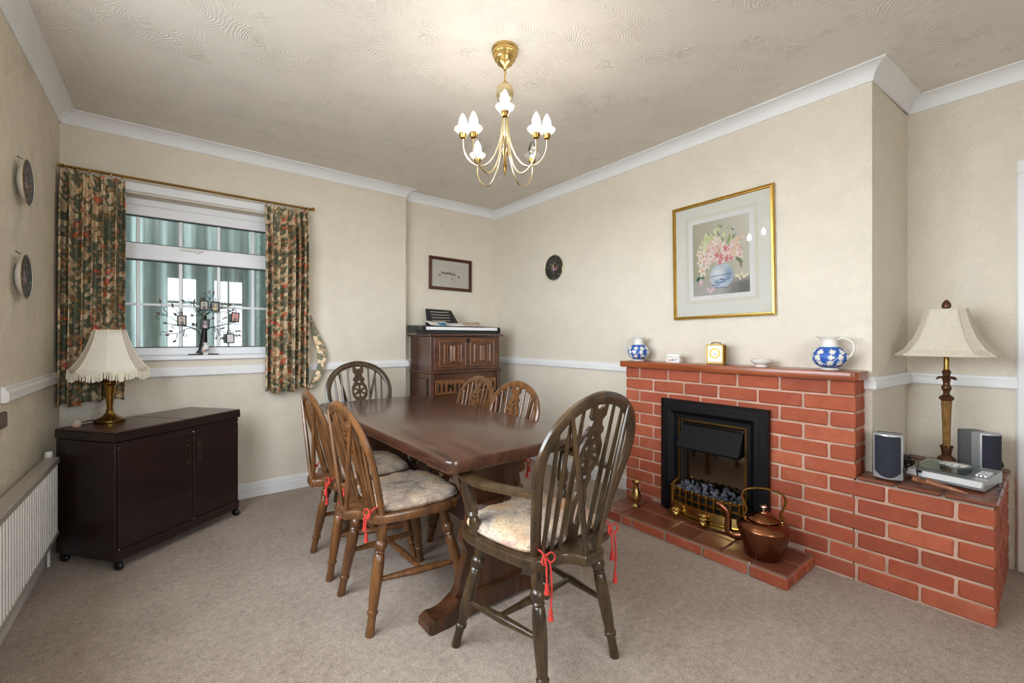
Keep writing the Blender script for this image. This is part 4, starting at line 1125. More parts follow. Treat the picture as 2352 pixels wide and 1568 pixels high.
def paint_mesh(name, w_, h_, nx, ny, fn, mat, mapf):
    """flat print: colour attribute on a fine grid; fn(u,v arrays)->rgb array (sRGB 0-1)"""
    u, v = np.meshgrid(np.linspace(0, 1, nx), np.linspace(0, 1, ny))
    c = np.clip(fn(u.ravel(), v.ravel()), 0, 1)
    c = np.where(c <= .04045, c/12.92, ((c+.055)/1.055)**2.4)
    mb = MB().grid(nx, ny, mapf); me = mb.mesh(name, mat, 0)
    at = me.color_attributes.new('Col', 'FLOAT_COLOR', 'POINT')
    at.data.foreach_set('color', np.concatenate([c, np.ones((len(c), 1))], 1).astype(np.float32).ravel())
    return me
class Brush:
    def __init__(s, u, v, bg): s.u, s.v = u, v; s.c = np.array(bg, float)*np.ones((len(u), 3)) if not isinstance(bg, np.ndarray) or bg.ndim == 1 else bg
    def over(s, a, col): a = np.clip(a, 0, 1)[:, None]; s.c = s.c*(1-a)+np.array(col)/255.0*a
    def ell(s, x, y, rx, ry, col, rot=0, soft=.25, al=1.0):
        du, dv = s.u-x, s.v-y; c, n = math.cos(rot), math.sin(rot)
        d = np.sqrt(((du*c+dv*n)/rx)**2+((-du*n+dv*c)/ry)**2); s.over(al*(1-d)/soft, col)
    def flower(s, x, y, r, n, col, cen, rot=0, asp=1.0, al=1.0):
        du, dv = s.u-x, (s.v-y)*asp; d = np.hypot(du, dv); a = np.arctan2(dv, du)
        lim = r*(.74+.26*np.cos(n*a+rot)); s.over(al*(lim-d)/(r*.22), col)
        shade = np.array(col)*.82; s.over(.5*al*((lim-d)/(r*.2) > 0)*(.5+.5*np.cos(n*a*2+rot+1)), shade)
        s.over((r*.25-d)/(r*.1), cen)
    def line(s, x0, y0, x1, y1, w_, col, al=1.0):
        dx, dy = x1-x0, y1-y0; L = dx*dx+dy*dy+1e-9
        t = np.clip(((s.u-x0)*dx+(s.v-y0)*dy)/L, 0, 1); d = np.hypot(s.u-x0-t*dx, s.v-y0-t*dy); s.over(al*(w_-d)/(w_*.4), col)

# trinket box
tbx = thing('trinket_box', 'small white china box with painted flowers and domed lid', 'box', (2.455, 1.485, MZ), math.radians(8))
MB().prism(rrect(-.026, .026, -.044, .044, .012), 0, .034, .003).build('base', MAT['ceramic'], tbx)
lidp = rrect(-.0275, .0275, -.0455, .0455, .013); m = MB(); nl = len(lidp); vs = []
for s_, z in ((.97, .0345), (1.0, .036), (1.0, .040), (.97, .0455), (.85, .051), (.6, .055), (.3, .0565)): vs += [(x*s_, y*s_, z) for x, y in lidp]
m.add(vs, [(i*nl+q, i*nl+(q+1) % nl, (i+1)*nl+(q+1) % nl, (i+1)*nl+q) for i in range(6) for q in range(nl)]+[tuple(6*nl+q for q in range(nl)), tuple(range(nl-1, -1, -1))])
m.build('lid', MAT['ceramic'], tbx)
m = MB().tube([(x, y, .0348) for x, y in rrect(-.0272, .0272, -.0452, .0452, .0125)], .001, 6, True); m.build('gilt_line', MAT['brass'], tbx)
def spray(u, v):
    b = Brush(u, v, (.93, .92, .9)); r = random.Random(4)
    for k in range(10): b.ell(r.uniform(.1, .9), r.uniform(.15, .75), .05, .14, (70, 120, 80), r.uniform(0, 3), .5)
    for k in range(16): b.ell(r.uniform(.08, .55), r.uniform(.2, .8), .05, .11, [(190, 60, 60), (220, 130, 110), (210, 170, 90)][k % 3], 0, .6)
    for k in range(12): b.ell(r.uniform(.45, .92), r.uniform(.25, .75), .05, .11, [(60, 90, 160), (110, 130, 190), (70, 70, 120)][k % 3], 0, .6)
    return b.c
mobj('painted_spray', paint_mesh('painted_spray', 1, 1, 40, 16, spray, MAT['paint_gloss'], lambda u, v: (-.0265, .036-.072*u, .004+.026*v)), tbx)

MAT['clock_brass'] = basic('lacquered_brass', rgb(176, 140, 72), .42, 1.0, .15, 30)
# carriage clock
ck = thing('carriage_clock', 'brass carriage clock with white dial on the mantel shelf', 'clock', (2.452, 1.217, MZ), math.radians(10))
cwx, cwy, chh = .030, .042, .108
MB().cbox(-cwx-.003, cwx+.003, -cwy-.003, cwy+.003, .006, .016, .002).build('base', MAT['clock_brass'], ck)
MB().cbox(-cwx-.003, cwx+.003, -cwy-.003, cwy+.003, chh, chh+.008, .002).build('top', MAT['clock_brass'], ck)
for sx in (-1, 1):
    for sy in (-1, 1):
        MB().cbox(sx*cwx-.003, sx*cwx+.003, sy*cwy-.004, sy*cwy+.004, .016, chh, .0015).build('pillar', MAT['clock_brass'], ck)
        MB().ell((sx*cwx, sy*cwy, .004), (.005, .005, .0042), 10, 6).build('foot', MAT['clock_brass'], ck)
MB().box(-cwx+.004, cwx-.004, -cwy+.003, cwy-.003, .016, chh).build('case', MAT['brass_old'], ck, 0)
MB().box(-cwx-.0005, -cwx+.004, -cwy+.004, cwy-.004, .016, chh).build('dial', MAT['ceramic'], ck, 0)
ringc = [(math.cos(2*PI*k/40), math.sin(2*PI*k/40)) for k in range(40)]
MB().pierced([(a*.030, b*.030) for a, b in ringc], [[(a*.021, b*.021) for a, b in ringc]], .001, lambda x, y, z: (-cwx-.001+z, x, .066+y)).build('chapter_ring', MAT['clock_brass'], ck)
for k in range(12):
    a = k*PI/6
    MB().box(-cwx-.0022, -cwx-.0012, -.0008, .0008, .023, .0285).xf(Matrix.Translation((0, 0, .066)) @ Matrix.Rotation(a, 4, 'X')).build('hour_mark', MAT['black_matt'], ck)
for a, L, nm in ((math.radians(-188), .013, 'hour_hand'), (math.radians(-232), .021, 'minute_hand')):
    MB().add([(-cwx-.0028, -.001, 0), (-cwx-.0028, .001, 0), (-cwx-.0028, .0003, L), (-cwx-.0028, -.0003, L), (-cwx-.0020, -.001, 0), (-cwx-.0020, .001, 0), (-cwx-.0020, .0003, L), (-cwx-.0020, -.0003, L)], [(0, 1, 2, 3), (7, 6, 5, 4), (0, 3, 7, 4), (1, 5, 6, 2)]).xf(Matrix.Translation((0, 0, .066)) @ Matrix.Rotation(a, 4, 'X')).build(nm, MAT['black_matt'], ck)
MB().tube([(0, y, chh+.008+z) for y, z in ((-.026, 0), (-.024, .008), (-.012, .009), (0, .011), (.012, .009), (.024, .008), (.026, 0))], .0028, 8).build('handle', MAT['brass_old'], ck)
# lidded dish
ld_ = thing('lidded_dish', 'low white china lidded dish on the mantel shelf', 'dish', (2.45, .975, MZ))
MB().lathe([(.0, 0), (.028, 0), (.029, .004), (.024, .008), (.034, .014), (.046, .022), (.050, .028), (.049, .031), (.0, .031)], 32).build('bowl', MAT['ceramic'], ld_)
MB().lathe([(.050, .032), (.052, .034), (.048, .038), (.034, .042), (.015, .0445), (.0001, .045)], 32).build('lid', MAT['ceramic'], ld_)
MB().tube([(.044*math.cos(a), .044*math.sin(a), .0392) for a in [2*PI*k/32 for k in range(32)]], .0008, 6, True).build('gilt_line', MAT['brass'], ld_)

# ------------------------------------------------------------------ things on the low tiled shelf
SZ = .4755
def speaker(x, y, rz, label, ww=.135, dd=.155, hh=.205):
    s = thing('loudspeaker', label, 'speaker', (x, y, SZ), rz, 'pair of small loudspeakers')
    # front faces local -x ; gently bowed silver front shell
    n = 9
    front = [(-dd/2-.022*(1-(2*k/(n-1)-1)**2), -ww/2+ww*k/(n-1)) for k in range(n)]
    shell = [(-dd/2+.05, -ww/2), (-dd/2+.05, ww/2)]
    MB().prism([(p[0], p[1]) for p in reversed(front)]+[(-dd/2+.04, -ww/2), (-dd/2+.04, ww/2)], .006, hh, .003).build('front_shell', MAT['silver'], s)
    MB().cbox(-dd/2+.041, dd/2, -ww/2+.006, ww/2-.006, 0, hh-.003, .004).build('cabinet', MAT['grey_cab'], s)
    vs = []; nn = 17
    for k in range(nn):
        t = k/(nn-1); yy = -ww/2+.007+(ww-.012)*t; xx = -dd/2-.022*(1-(2*(yy+ww/2)/ww-1)**2)-.002
        zb_ = .014+.024*(abs(2*t-1)**2.2); vs += [(xx, yy, zb_), (xx, yy, hh-.008), (xx+.004, yy, hh-.008), (xx+.004, yy, zb_)]
    MB().add(vs, [(4*k+j, 4*k+4+j, 4*k+4+(j+1) % 4, 4*k+(j+1) % 4) for k in range(nn-1) for j in range(4)]+[(0, 1, 2, 3), (4*nn-1, 4*nn-2, 4*nn-3, 4*nn-4)]).build('grille', MAT['grille'], s)
    MB().lathe([(.014, 0), (.016, .004), (.010, .006), (.0001, .0065)], 16).xf(Matrix.Translation((-dd/2+.01, -ww/2+.0, .05)) @ Matrix.Rotation(PI/2, 4, 'X')).build('port', MAT['black_gloss'], s)
    return s
speaker(2.49, .466, math.radians(8), 'small silver loudspeaker with dark grille beside the chimney breast', .098, .085, .2)
speaker(2.93, .232, math.radians(46), 'small grey loudspeaker behind the disc player by the door casing', .088, .12, .19)
# disc player
cd = thing('disc_player', 'silver flat disc player with clear glass lid on the tiled shelf', 'disc player', (2.675, .283, SZ), math.radians(-8))
dx, dy = .125, .118
side_p = [(-dx-.008, .008), (-dx-.014, .020), (-dx+.006, .040), (dx, .050), (dx, .004), (-dx+.01, .004)]
MB().pierced(side_p, [], 2*dy, lambda x, y, z: (x, z, y)).build('case', MAT['silver'], cd, 20)
MB().pierced([(-dx-.016, .020), (-dx+.004, .0405), (-dx+.005, .037), (-dx-.012, .0195)], [], 2*dy-.01, lambda x, y, z: (x, z, y)).build('front_strip', MAT['silver_light'], cd, 20)
MB().cbox(-dx+.012, dx-.02, -dy+.05, dy-.02, .0515, .0555, .0015).build('glass_lid', MAT['lid_glass'], cd)
m = MB().lathe([(.052, .050), (.052, .0565), (.050, .058), (.0001, .058)], 32); m.v = [(min(x, .045)+.058, y+.01, z) for x, y, z in m.v]
m.build('control_disc', MAT['silver'], cd)
MB().box(.045, .075, -.03, .05, .0582, .0590).build('display', MAT['paper'], cd, 0)
for k in range(8):
    MB().cbox(.012+(k // 4)*.016, .022+(k // 4)*.016, -.03+(k % 4)*.022, -.014+(k % 4)*.022, .0575, .0600, .001).build('button', MAT['silver_light'], cd)
for k in range(9):
    MB().cbox(-.05+(k % 3)*.035, -.028+(k % 3)*.035, -dy+.008+(k // 3)*.012, -dy+.017+(k // 3)*.012, .045, .0545, .001).build('button', MAT['silver_light'], cd)
MB().box(-dx-.012, -dx+.004, dy-.05, dy-.036, .033, .0405).build('sensor', MAT['black_gloss'], cd, 0)
# tangled leads and adaptor
ca = thing('power_adaptor', 'black power adaptor and tangled leads behind the left loudspeaker', 'adaptor', (2.70, .462, SZ))
MB().cbox(-.04, .04, -.03, .03, .03, .065, .006).build('box', MAT['black_matt'], ca)
rw = random.Random(8)
for k in range(5):
    p = [(rw.uniform(-.07, .05), rw.uniform(-.05, .02), .005+rw.uniform(0, .05)) for _ in range(6)]
    MB().tube(cr(p, 8), .0026, 6).build('lead', MAT['black_gloss'], ca)
MB().tube(cr([(.0, .0, .066), (-.02, -.06, .062), (-.09, -.075, .058), (-.155, -.08, .048), (-.172, -.084, .03), (-.165, -.09, .003)], 8), .0026, 6).build('lead', MAT['black_gloss'], ca)
lead = MB().tube(cr([(2.80, .158, SZ+.004), (2.66, .149, SZ+.004), (2.60, .150, SZ+.012), (2.56, .148, SZ+.004), (2.48, .146, SZ+.003)], 8), .0022, 6).build('cable', MAT['black_gloss'])
tag(lead, 'thin black cable at the right edge of the tiled shelf', 'cable')
ws = thing('carved_stick', 'carved wooden stick with knobs lying in front of the disc player', 'ornament', (2.470, .318, SZ+.016), math.radians(-100))
MB().tube([(-.07, 0, 0), (-.064, 0, .003), (-.052, 0, .004), (-.045, 0, 0), (-.03, 0, -.001), (-.02, 0, .004), (-.008, 0, .002), (0, 0, 0), (.06, 0, -.006), (.1, 0, -.009)], [.006, .013, .014, .008, .010, .016, .013, .014, .008, .002], 12).build('shaft', wood('carved_wood', rgb(104, 60, 36), rgb(170, 110, 70), .5, 'X', 3), ws)

# tall lamp in the alcove
tl = thing('table_lamp', 'tall bronze column lamp with ivory shade in the alcove', 'lamp', (2.865, .327, SZ), 0)
RS = Matrix.Diagonal((.56, .56, 1, 1))
MB().lathe([(.0, 0), (.066, 0), (.066, .016), (.058, .022), (.054, .040), (.060, .046), (.052, .056), (.034, .064), (.030, .068)], 28).xf(RS).build('base', MAT['bronze'], tl)
lf = MB()
for k in range(8):
    a = 2*PI*k/8
    for (r, z, s_) in ((.026, .085, .013),):
        lf.tube(cr([(r*math.cos(a), r*math.sin(a), .066), ((r+.006)*math.cos(a), (r+.006)*math.sin(a), .095), ((r+.015)*math.cos(a), (r+.015)*math.sin(a), .112)], 4), [(.004, s_*(1-.07*q)) for q in range(9)], 6, up=(math.cos(a), math.sin(a), 0))
lf.xf(RS).build('acanthus_collar', MAT['bronze'], tl)
seg = 60; prof = [(.024, .07), (.0235, .12), (.026, .20), (.0305, .28), (.034, .325)]; vs = []
for r, z in prof:
    for k in range(seg): a = 2*PI*k/seg; rr_ = r*(1-.11*max(0, math.cos(10*a))**2); vs.append((rr_*math.cos(a), rr_*math.sin(a), z))
MB().add(vs, [(i*seg+k, i*seg+(k+1) % seg, (i+1)*seg+(k+1) % seg, (i+1)*seg+k) for i in range(4) for k in range(seg)]).xf(RS).build('fluted_column', MAT['bronze_gold'], tl, 50)
MB().lathe([(.030, .322), (.046, .330), (.048, .338), (.036, .346), (.022, .352), (.020, .366), (.028, .374), (.033, .384), (.028, .393), (.021, .400), (.022, .412), (.030, .428), (.034, .434), (.022, .438), (.026, .452), (.030, .458), (.024, .464), (.02, .47)], 28).xf(RS).build('turned_stem', MAT['bronze'], tl)
dp = MB(); nseg = 40; vs = []
for (r, z) in ((.022, .432), (.040, .438), (.056, .434), (.062, .426), (.055, .431), (.036, .434)):
    for k in range(nseg): a = 2*PI*k/nseg; q = 1+.14*math.cos(6*a)*(r/.06); vs.append((r*q*math.cos(a), r*q*math.sin(a), z-.004*math.cos(6*a)*(r > .05)))
dp.add(vs, [(i*nseg+k, i*nseg+(k+1) % nseg, (i+1)*nseg+(k+1) % nseg, (i+1)*nseg+k) for i in range(5) for k in range(nseg)]).xf(RS).build('drip_tray', MAT['bronze'], tl, 60)
MB().lathe([(.017, .466), (.017, .60), (.008, .61), (.008, .752)], 20).xf(RS).build('stem', MAT['brass_old'], tl)
SA = math.radians(-45)                     # shade long side faces the room
def oblong(hw, hd, ch): return [(hd, -hw+ch), (hd, hw-ch), (hd-ch, hw), (-hd+ch, hw), (-hd, hw-ch), (-hd, -hw+ch), (-hd+ch, -hw), (hd-ch, -hw)]
rings = [(.168, .115, .046, .538), (.138, .096, .038, .562), (.107, .077, .030, .612), (.082, .060, .024, .682), (.066, .048, .020, .750)]
vs = []; fs = []
for hw_, hd_, ch_, z in rings: vs += [(x, y, z) for x, y in oblong(hw_, hd_, ch_)]
for i in range(4):
    for k in range(8): fs.append((i*8+k, i*8+(k+1) % 8, (i+1)*8+(k+1) % 8, (i+1)*8+k))
shd = MB().add(vs, fs).build('lamp_shade', MAT['shade_r'], tl, 0)
shd.rotation_euler = (0, 0, math.radians(-6)); so = shd.modifiers.new('thickness', 'SOLIDIFY'); so.thickness = .002
for (hw_, hd_, ch_, z) in (rings[0], rings[-1]):
    b_ = MB().tube([(x, y, z) for x, y in oblong(hw_+.001, hd_+.001, ch_)], [(.005, .002)]*8, 6, True, up=(0, 0, 1)).build('binding', MAT['shade_r'], shd)
for k in range(8):
    MB().tube([(oblong(a+.001, b+.001, c)[k][0], oblong(a+.001, b+.001, c)[k][1], z) for a, b, c, z in rings], .0018, 6).build('rib', MAT['shade_r'], shd)
MB().lathe([(.008, .750), (.010, .758), (.016, .762), (.017, .772), (.013, .786), (.006, .796), (.0001, .799)], 16).build('finial', MAT['bronze'], tl)

# ------------------------------------------------------------------ pictures and plates on the walls
def frame_pic(root, w_, h_, prof, mat, place_fn):
    """four mitred rails, each its own part; prof=(inset, height)"""
    cs = lambda d: [(-w_/2+d, -h_/2+d), (w_/2-d, -h_/2+d), (w_/2-d, h_/2-d), (-w_/2+d, h_/2-d)]
    k = len(prof)
    for i in range(4):
        vs = []
        for j in (i, (i+1) % 4):
            for d, dep in prof: x, y = cs(d)[j]; vs.append(place_fn(x, y, dep))
        MB().add(vs, [(q, q+1, k+q+1, k+q) for q in range(k-1)]+[tuple(range(k-1, -1, -1)), tuple(range(k, 2*k))]).build('frame_rail', mat, root, 30)
# floral picture on the chimney breast : local u along -y (to the right in view)
big = thing('framed_picture', 'gilt framed flower painting above the mantel shelf', 'picture', (XR-.002, 1.2495, 1.574))
PW, PH = .602, .718
def on_right(x, y, d): return (-d, -x, y)
frame_pic(big, PW, PH, [(0, 0), (0, .016), (.004, .021), (.009, .022), (.012, .017), (.017, .017), (.020, .011), (.020, .004)], MAT['gold'], on_right)
def flat(root, name, w_, h_, d, mat, fn, cx_=0, cy_=0, t=.001):
    vs = [fn(cx_+a*w_/2, cy_+b*h_/2, d+q) for q in (0, t) for a, b in ((-1, -1), (1, -1), (1, 1), (-1, 1))]
    return MB().add(vs, [(0, 1, 2, 3), (7, 6, 5, 4), (0, 4, 5, 1), (1, 5, 6, 2), (2, 6, 7, 3), (3, 7, 4, 0)]).build(name, mat, root, 0)
flat(big, 'backing', PW-.03, PH-.03, 0, MAT['mount'], on_right)
flat(big, 'mount', PW-.036, PH-.036, .006, MAT['mount'], on_right)
def ruled(root, w_, h_, d, fn, cy_=0, t=.0016):
    m = MB()
    for (x0, x1, y0, y1) in ((-w_/2, w_/2, h_/2-t, h_/2), (-w_/2, w_/2, -h_/2, -h_/2+t), (-w_/2, -w_/2+t, -h_/2, h_/2), (w_/2-t, w_/2, -h_/2, h_/2)):
        m.add([fn(x0, y0+cy_, d), fn(x1, y0+cy_, d), fn(x1, y1+cy_, d), fn(x0, y1+cy_, d)], [(0, 1, 2, 3)])
    return m.build('ruled_line', MAT['mount_line'], root, 0)
ruled(big, .425, .535, .0075, on_right, .006); ruled(big, .405, .515, .0075, on_right, .006); 
flat(big, 'print_margin', .385, .495, .0072, MAT['paper'], on_right, 0, .006, .0004)
def bouquet(u, v):
    bg = np.zeros((len(u), 3)); 
    g = np.clip(.55*u+.3*v, 0, 1)[:, None]
    bg = np.array((160, 154, 124))/255*(1-g)+np.array((216, 210, 200))/255*g
    tb_ = np.clip((.24-v)/.06, 0, 1)[:, None]; bg = bg*(1-tb_)+np.array((170, 166, 158))/255*tb_
    sh = np.clip((.22-v)/.1, 0, 1)*np.clip((u-.55)/.3, 0, 1); bg = bg*(1-.35*sh[:, None])
    b = Brush(u, v, bg); r = random.Random(2)
    # vase
    b.ell(.52, .245, .215, .17, (186, 196, 204), 0, .06)
    b.ell(.46, .275, .12, .1, (216, 220, 220), 0, .6); b.ell(.66, .25, .1, .13, (120, 142, 170), 0, .7, .7)
    for (x, y, rx, ry) in ((.5, .17, .12, .025), (.58, .2, .1, .02), (.42, .13, .08, .015)):
        b.ell(x, y, rx, ry, (60, 92, 140), 0, .4, .85); b.ell(x, y+.004, rx*.75, ry*.5, (200, 208, 212), 0, .5)
    b.line(.32, .245, .70, .262, .006, (74, 104, 150), .8); b.line(.38, .095, .62, .085, .006, (74, 104, 150), .7)
    # foliage
    for k in range(90):
        a = r.uniform(.2, PI-.2); d = r.uniform(.08, .50); x = .5+.85*d*math.cos(a); y = .44+.95*d*math.sin(a)
        b.ell(x, y, .012, .04, r.choice([(112, 128, 74), (148, 158, 92), (88, 110, 70), (172, 176, 116)]), r.uniform(0, 3.1), .5, .9)
    for k in range(80):
        a = r.uniform(PI*.40, PI*.98); d = r.uniform(.14, .46); x = .5+.95*d*math.cos(a); y = .47+.90*d*math.sin(a)
        b.flower(x, y, r.uniform(.028, .044), 5, r.choice([(226, 228, 178), (238, 234, 206), (214, 220, 158)]), (196, 186, 110), r.uniform(0, 6), .8, .95)
    for k in range(70):
        a = r.uniform(0.05, PI*1.02); d = r.uniform(0.02, .34); x = .52+1.1*d*math.cos(a); y = .46+.80*d*math.sin(a)
        b.flower(x, y, r.uniform(.042, .068), 5, r.choice([(242, 220, 210), (236, 200, 190), (244, 230, 222), (230, 168, 158), (238, 214, 206)]), r.choice([(216, 130, 110), (226, 190, 140), (206, 110, 110)]), r.uniform(0, 6), .8, .95)
    for (x, y) in ((.52, .50), (.45, .53), (.62, .46), (.50, .43), (.70, .47), (.60, .60)):
        b.flower(x, y, .045, 5, (214, 116, 120), (238, 190, 170), x*9, .8); b.ell(x, y-.01, .016, .016, (190, 74, 84), 0, .6, .8)
    for (x, y, rr) in ((.18, .34, .085), (.14, .46, .075), (.28, .42, .065), (.2, .54, .075), (.34, .52, .07), (.12, .58, .06)): b.flower(x, y, rr, 5, (244, 228, 220), (204, 152, 96), x*20, .8)
    for k in range(16):
        x = r.uniform(.70, .93); y = .55+(x-.72)*.9+r.uniform(-.10, .10); b.flower(x, y, .036, 5, (236, 206, 184), (206, 168, 108), r.uniform(0, 6), .8, .9)
    b.ell(.83, .42, .09, .03, (104, 122, 84), -.6, .4); b.ell(.86, .36, .02, .06, (122, 110, 76), .2, .5); b.ell(.66, .70, .035, .085, (150, 164, 108), -.35, .4)
    b.ell(.10, .235, .05, .03, (40, 92, 76), .5, .4); b.ell(.18, .245, .035, .02, (54, 104, 84), -.4, .4); b.flower(.15, .19, .045, 5, (238, 206, 204), (222, 160, 160), 1, .8)
    for (x, y) in ((.28, .075), (.33, .05), (.37, .08)): b.flower(x, y, .035, 5, (238, 204, 210), (214, 140, 156), x*30, .8)
    for k in range(7): b.ell(.78+.03*k, .22-.02*(k % 3)+.02*(k % 2), .018, .035, (232, 224, 184), .8-k*.3, .5)
    for k in range(9): b.ell(.81+.014*k, .033+.004*math.sin(k*2.3), .006, .004, (70, 62, 54), 0, .6, .8)
    n = np.sin(u*210+3*np.sin(v*60))*np.sin(v*230+2*np.sin(u*50)); b.c = b.c*(1+.025*n[:, None])
    return b.c
mobj('flower_print', paint_mesh('flower_print', 1, 1, 190, 240, bouquet, MAT['paint'], lambda u, v: on_right(-.168+.336*u, -.222+.448*v+.004, .0082)), big)
flat(big, 'picture_glass', PW-.04, PH-.04, .0105, MAT['pic_glass'], on_right, t=.0005)
big.rotation_euler = (math.radians(-.9), math.radians(0), 0)
# puppies picture over the bureau
def on_back(x, y, d): return (x, -d, y)
sm = thing('framed_picture', 'small mahogany framed print of six puppies above the keyboard', 'picture', (2.043, Y2-.002, 1.693))
SW, SH = .452, .303
frame_pic(sm, SW, SH, [(0, 0), (0, .014), (.004, .020), (.012, .021), (.016, .012), (.022, .014), (.028, .012), (.030, .004)], MAT['mahogany'], on_back)
flat(sm, 'mount', SW-.03, SH-.03, .003, MAT['mount'], on_back); ruled(sm, .282, .142, .0048, on_back)
def pups(u, v):
    b = Brush(u, v, (.885, .875, .835)); r = random.Random(6)
    for i, (x, y, s_) in enumerate(((.08, .36, .8), (.19, .52, 1.05), (.31, .50, 1.0), (.42, .53, 1.1), (.52, .5, 1.0), (.63, .47, 1.0), (.80, .34, 1.0))):
        b.ell(x, y-.16*s_, .052*s_, .19*s_, (232, 226, 210), 0, .4); b.ell(x+.045*s_, y-.2*s_, .016*s_, .12*s_, (150, 136, 112), 0, .6, .6)
        b.ell(x, y, .040*s_, .105*s_, (222, 212, 190), 0, .4)
        b.ell(x-.032*s_, y+.02, .020*s_, .095*s_, (62, 46, 34), .2, .5); b.ell(x+.032*s_, y+.02, .020*s_, .095*s_, (54, 42, 34), -.2, .5)
        b.ell(x, y+.09*s_, .034*s_, .04*s_, (86, 66, 48), 0, .6, .8); b.ell(x, y-.03*s_, .008, .022, (40, 32, 28), 0, .5)
        b.ell(x-.014*s_, y+.02, .005, .014, (30, 26, 24), 0, .5); b.ell(x+.014*s_, y+.02, .005, .014, (30, 26, 24), 0, .5)
    b.ell(.55, .20, .03, .07, (64, 84, 88), 0, .6, .8)
    return b.c
mobj('puppy_print', paint_mesh('puppy_print', 1, 1, 110, 56, pups, MAT['paint'], lambda u, v: on_back(-.139+.278*u, -.069+.138*v, .0046)), sm)
flat(sm, 'picture_glass', SW-.05, SH-.05, .0085, MAT['pic_glass'], on_back, t=.0005)
sm.rotation_euler = (0, math.radians(.4), 0)

def dark_garden(seed):
    def fn(u, v):
        b = Brush(u, v, (.13, .13, .11)); r = random.Random(seed)
        for k in range(60):
            b.ell(r.random(), r.random(), r.uniform(.02, .09), r.uniform(.02, .06), r.choice([(58, 66, 44), (84, 74, 48), (44, 58, 52), (30, 30, 28), (96, 90, 70), (66, 58, 70)]), r.uniform(0, 3), .6, .8)
        for k in range(70):
            b.ell(r.gauss(.5, .24), r.gauss(.48, .25), r.uniform(.014, .042), r.uniform(.012, .035), r.choice([(206, 196, 176), (176, 160, 190), (196, 128, 116), (208, 166, 96), (150, 160, 160), (122, 140, 92)]), r.uniform(0, 3), .5, .9)
        b.ell(.45, .58, .05, .045, (214, 168, 134), 0, .4); b.ell(.47, .45, .09, .10, (164, 138, 168), .3, .4); b.ell(.60, .42, .05, .06, (214, 112, 112), .2, .4)
        return b.c
    return fn
def wall_plate(name, loc, R, depth, axis, seed, label, rim):
    """shallow dish hung on a wall; axis = +1 faces +x, -1 faces -x"""
    root = thing(name, label, 'plate', loc, 0, 'decorative plates on the walls')
    fnx = (lambda x, y, d: (d, x, y)) if axis > 0 else (lambda x, y, d: (-d, -x, y))
    seg = 40; prof = [(.25, 0), (.29, .002), (.45, .12*depth), (.72, .4*depth), (.91, .75*depth), (1.0, depth), (.985, depth+.002), (.93, depth-.003)]
    vs = [fnx(R*r*math.cos(2*PI*k/seg), R*r*math.sin(2*PI*k/seg), d) for r, d in prof for k in range(seg)]
    fs = [(i*seg+k, i*seg+(k+1) % seg, (i+1)*seg+(k+1) % seg, (i+1)*seg+k) for i in range(len(prof)-1) for k in range(seg)]
    MB().add(vs, fs).build('plate_body', MAT['ceramic'], root, 50)
    def disc(u, v):
        # square grid mapped to the disc
        a, b = 2*u-1, 2*v-1; x = a*math.sqrt(1-b*b/2); y = b*math.sqrt(1-a*a/2); r2 = x*x+y*y
        return fnx(x*R*.985, y*R*.985, depth+.0005-.006*(1-min(1, r2)**2))
    mobj('painted_scene', paint_mesh('painted_scene', 1, 1, 72, 72, dark_garden(seed), MAT['paint_gloss'], disc), root)
    MB().tube([fnx(R*.992*math.cos(2*PI*k/48), R*.992*math.sin(2*PI*k/48), depth+.001) for k in range(48)], .0014, 6, True).build('gilt_rim', rim, root)
    MB().tube([fnx(0, R+.001, depth*.5), fnx(0, R+.008, .004), fnx(0, R+.012, .001)], .0015, 6).build('hanger', MAT['iron'], root)
    return root
wall_plate('wall_plate', (XR-.001, 2.674, 1.700), .110, .012, -1, 3, 'dark painted plate hanging alone on the fireplace wall', MAT['brass'])
wall_plate('wall_plate', (XL+.001, 2.617, 1.730), .092, .031, 1, 9, 'dark painted plate on the left wall, upper of two', MAT['bronze_gold'])
wall_plate('wall_plate', (XL+.001, 2.589, 1.341), .090, .031, 1, 14, 'dark painted plate on the left wall, lower of two', MAT['bronze_gold'])
wr = thing('wooden_wall_rack', 'dark brown wooden rack edge on the left wall below the dado rail', 'rack', (XL, 2.25, .764))
MB().cbox(.001, .016, -.20, .165, 0, .058, .004).build('front', MAT['trestle'], wr)

# ------------------------------------------------------------------ radiator
rd = thing('radiator', 'white ribbed radiator on the left wall beside the dark trolley', 'radiator', (0, 0, 0))
ry0, ry1, rz0, rz1, rx = .9, 2.955, .155, .527, -.431
vs = []; pitch = .0335; nrib = int((ry1-ry0)/pitch)
prof = []
for k in range(nrib):
    y = ry0+k*pitch; prof += [(y, rx-.012), (y+.005, rx-.012), (y+.010, rx), (y+.026, rx), (y+.031, rx-.012)]
prof.append((ry0+nrib*pitch, rx-.012))
for y, x in prof: vs += [(x, y, rz0+.022), (x, y, rz1-.028)]
MB().add(vs, [(2*k, 2*k+1, 2*k+3, 2*k+2) for k in range(len(prof)-1)]).box(-.482, rx-.013, ry0, ry1, rz0+.01, rz1-.012).build('panel', MAT['rad'], rd, 30)
MB().cbox(-.484, rx+.003, ry0-.004, ry1+.004, rz1-.03, rz1, .004).build('top_cover', MAT['rad_top'], rd)
MB().cbox(-.484, rx+.002, ry0-.004, ry1+.004, rz0, rz0+.022, .004).build('bottom_rail', MAT['rad_top'], rd)
MB().lathe([(.0, .515), (.013, .515), (.015, .519), (.015, .545), (.012, .551), (.0, .552)], 18, (-.470, 2.99, 0)).build('vent_cap', MAT['ceramic'], rd)
MB().tube([(-.470, 2.99, .52), (-.470, 2.99, .0)], .006, 10).build('valve_pipe', MAT['ceramic'], rd)

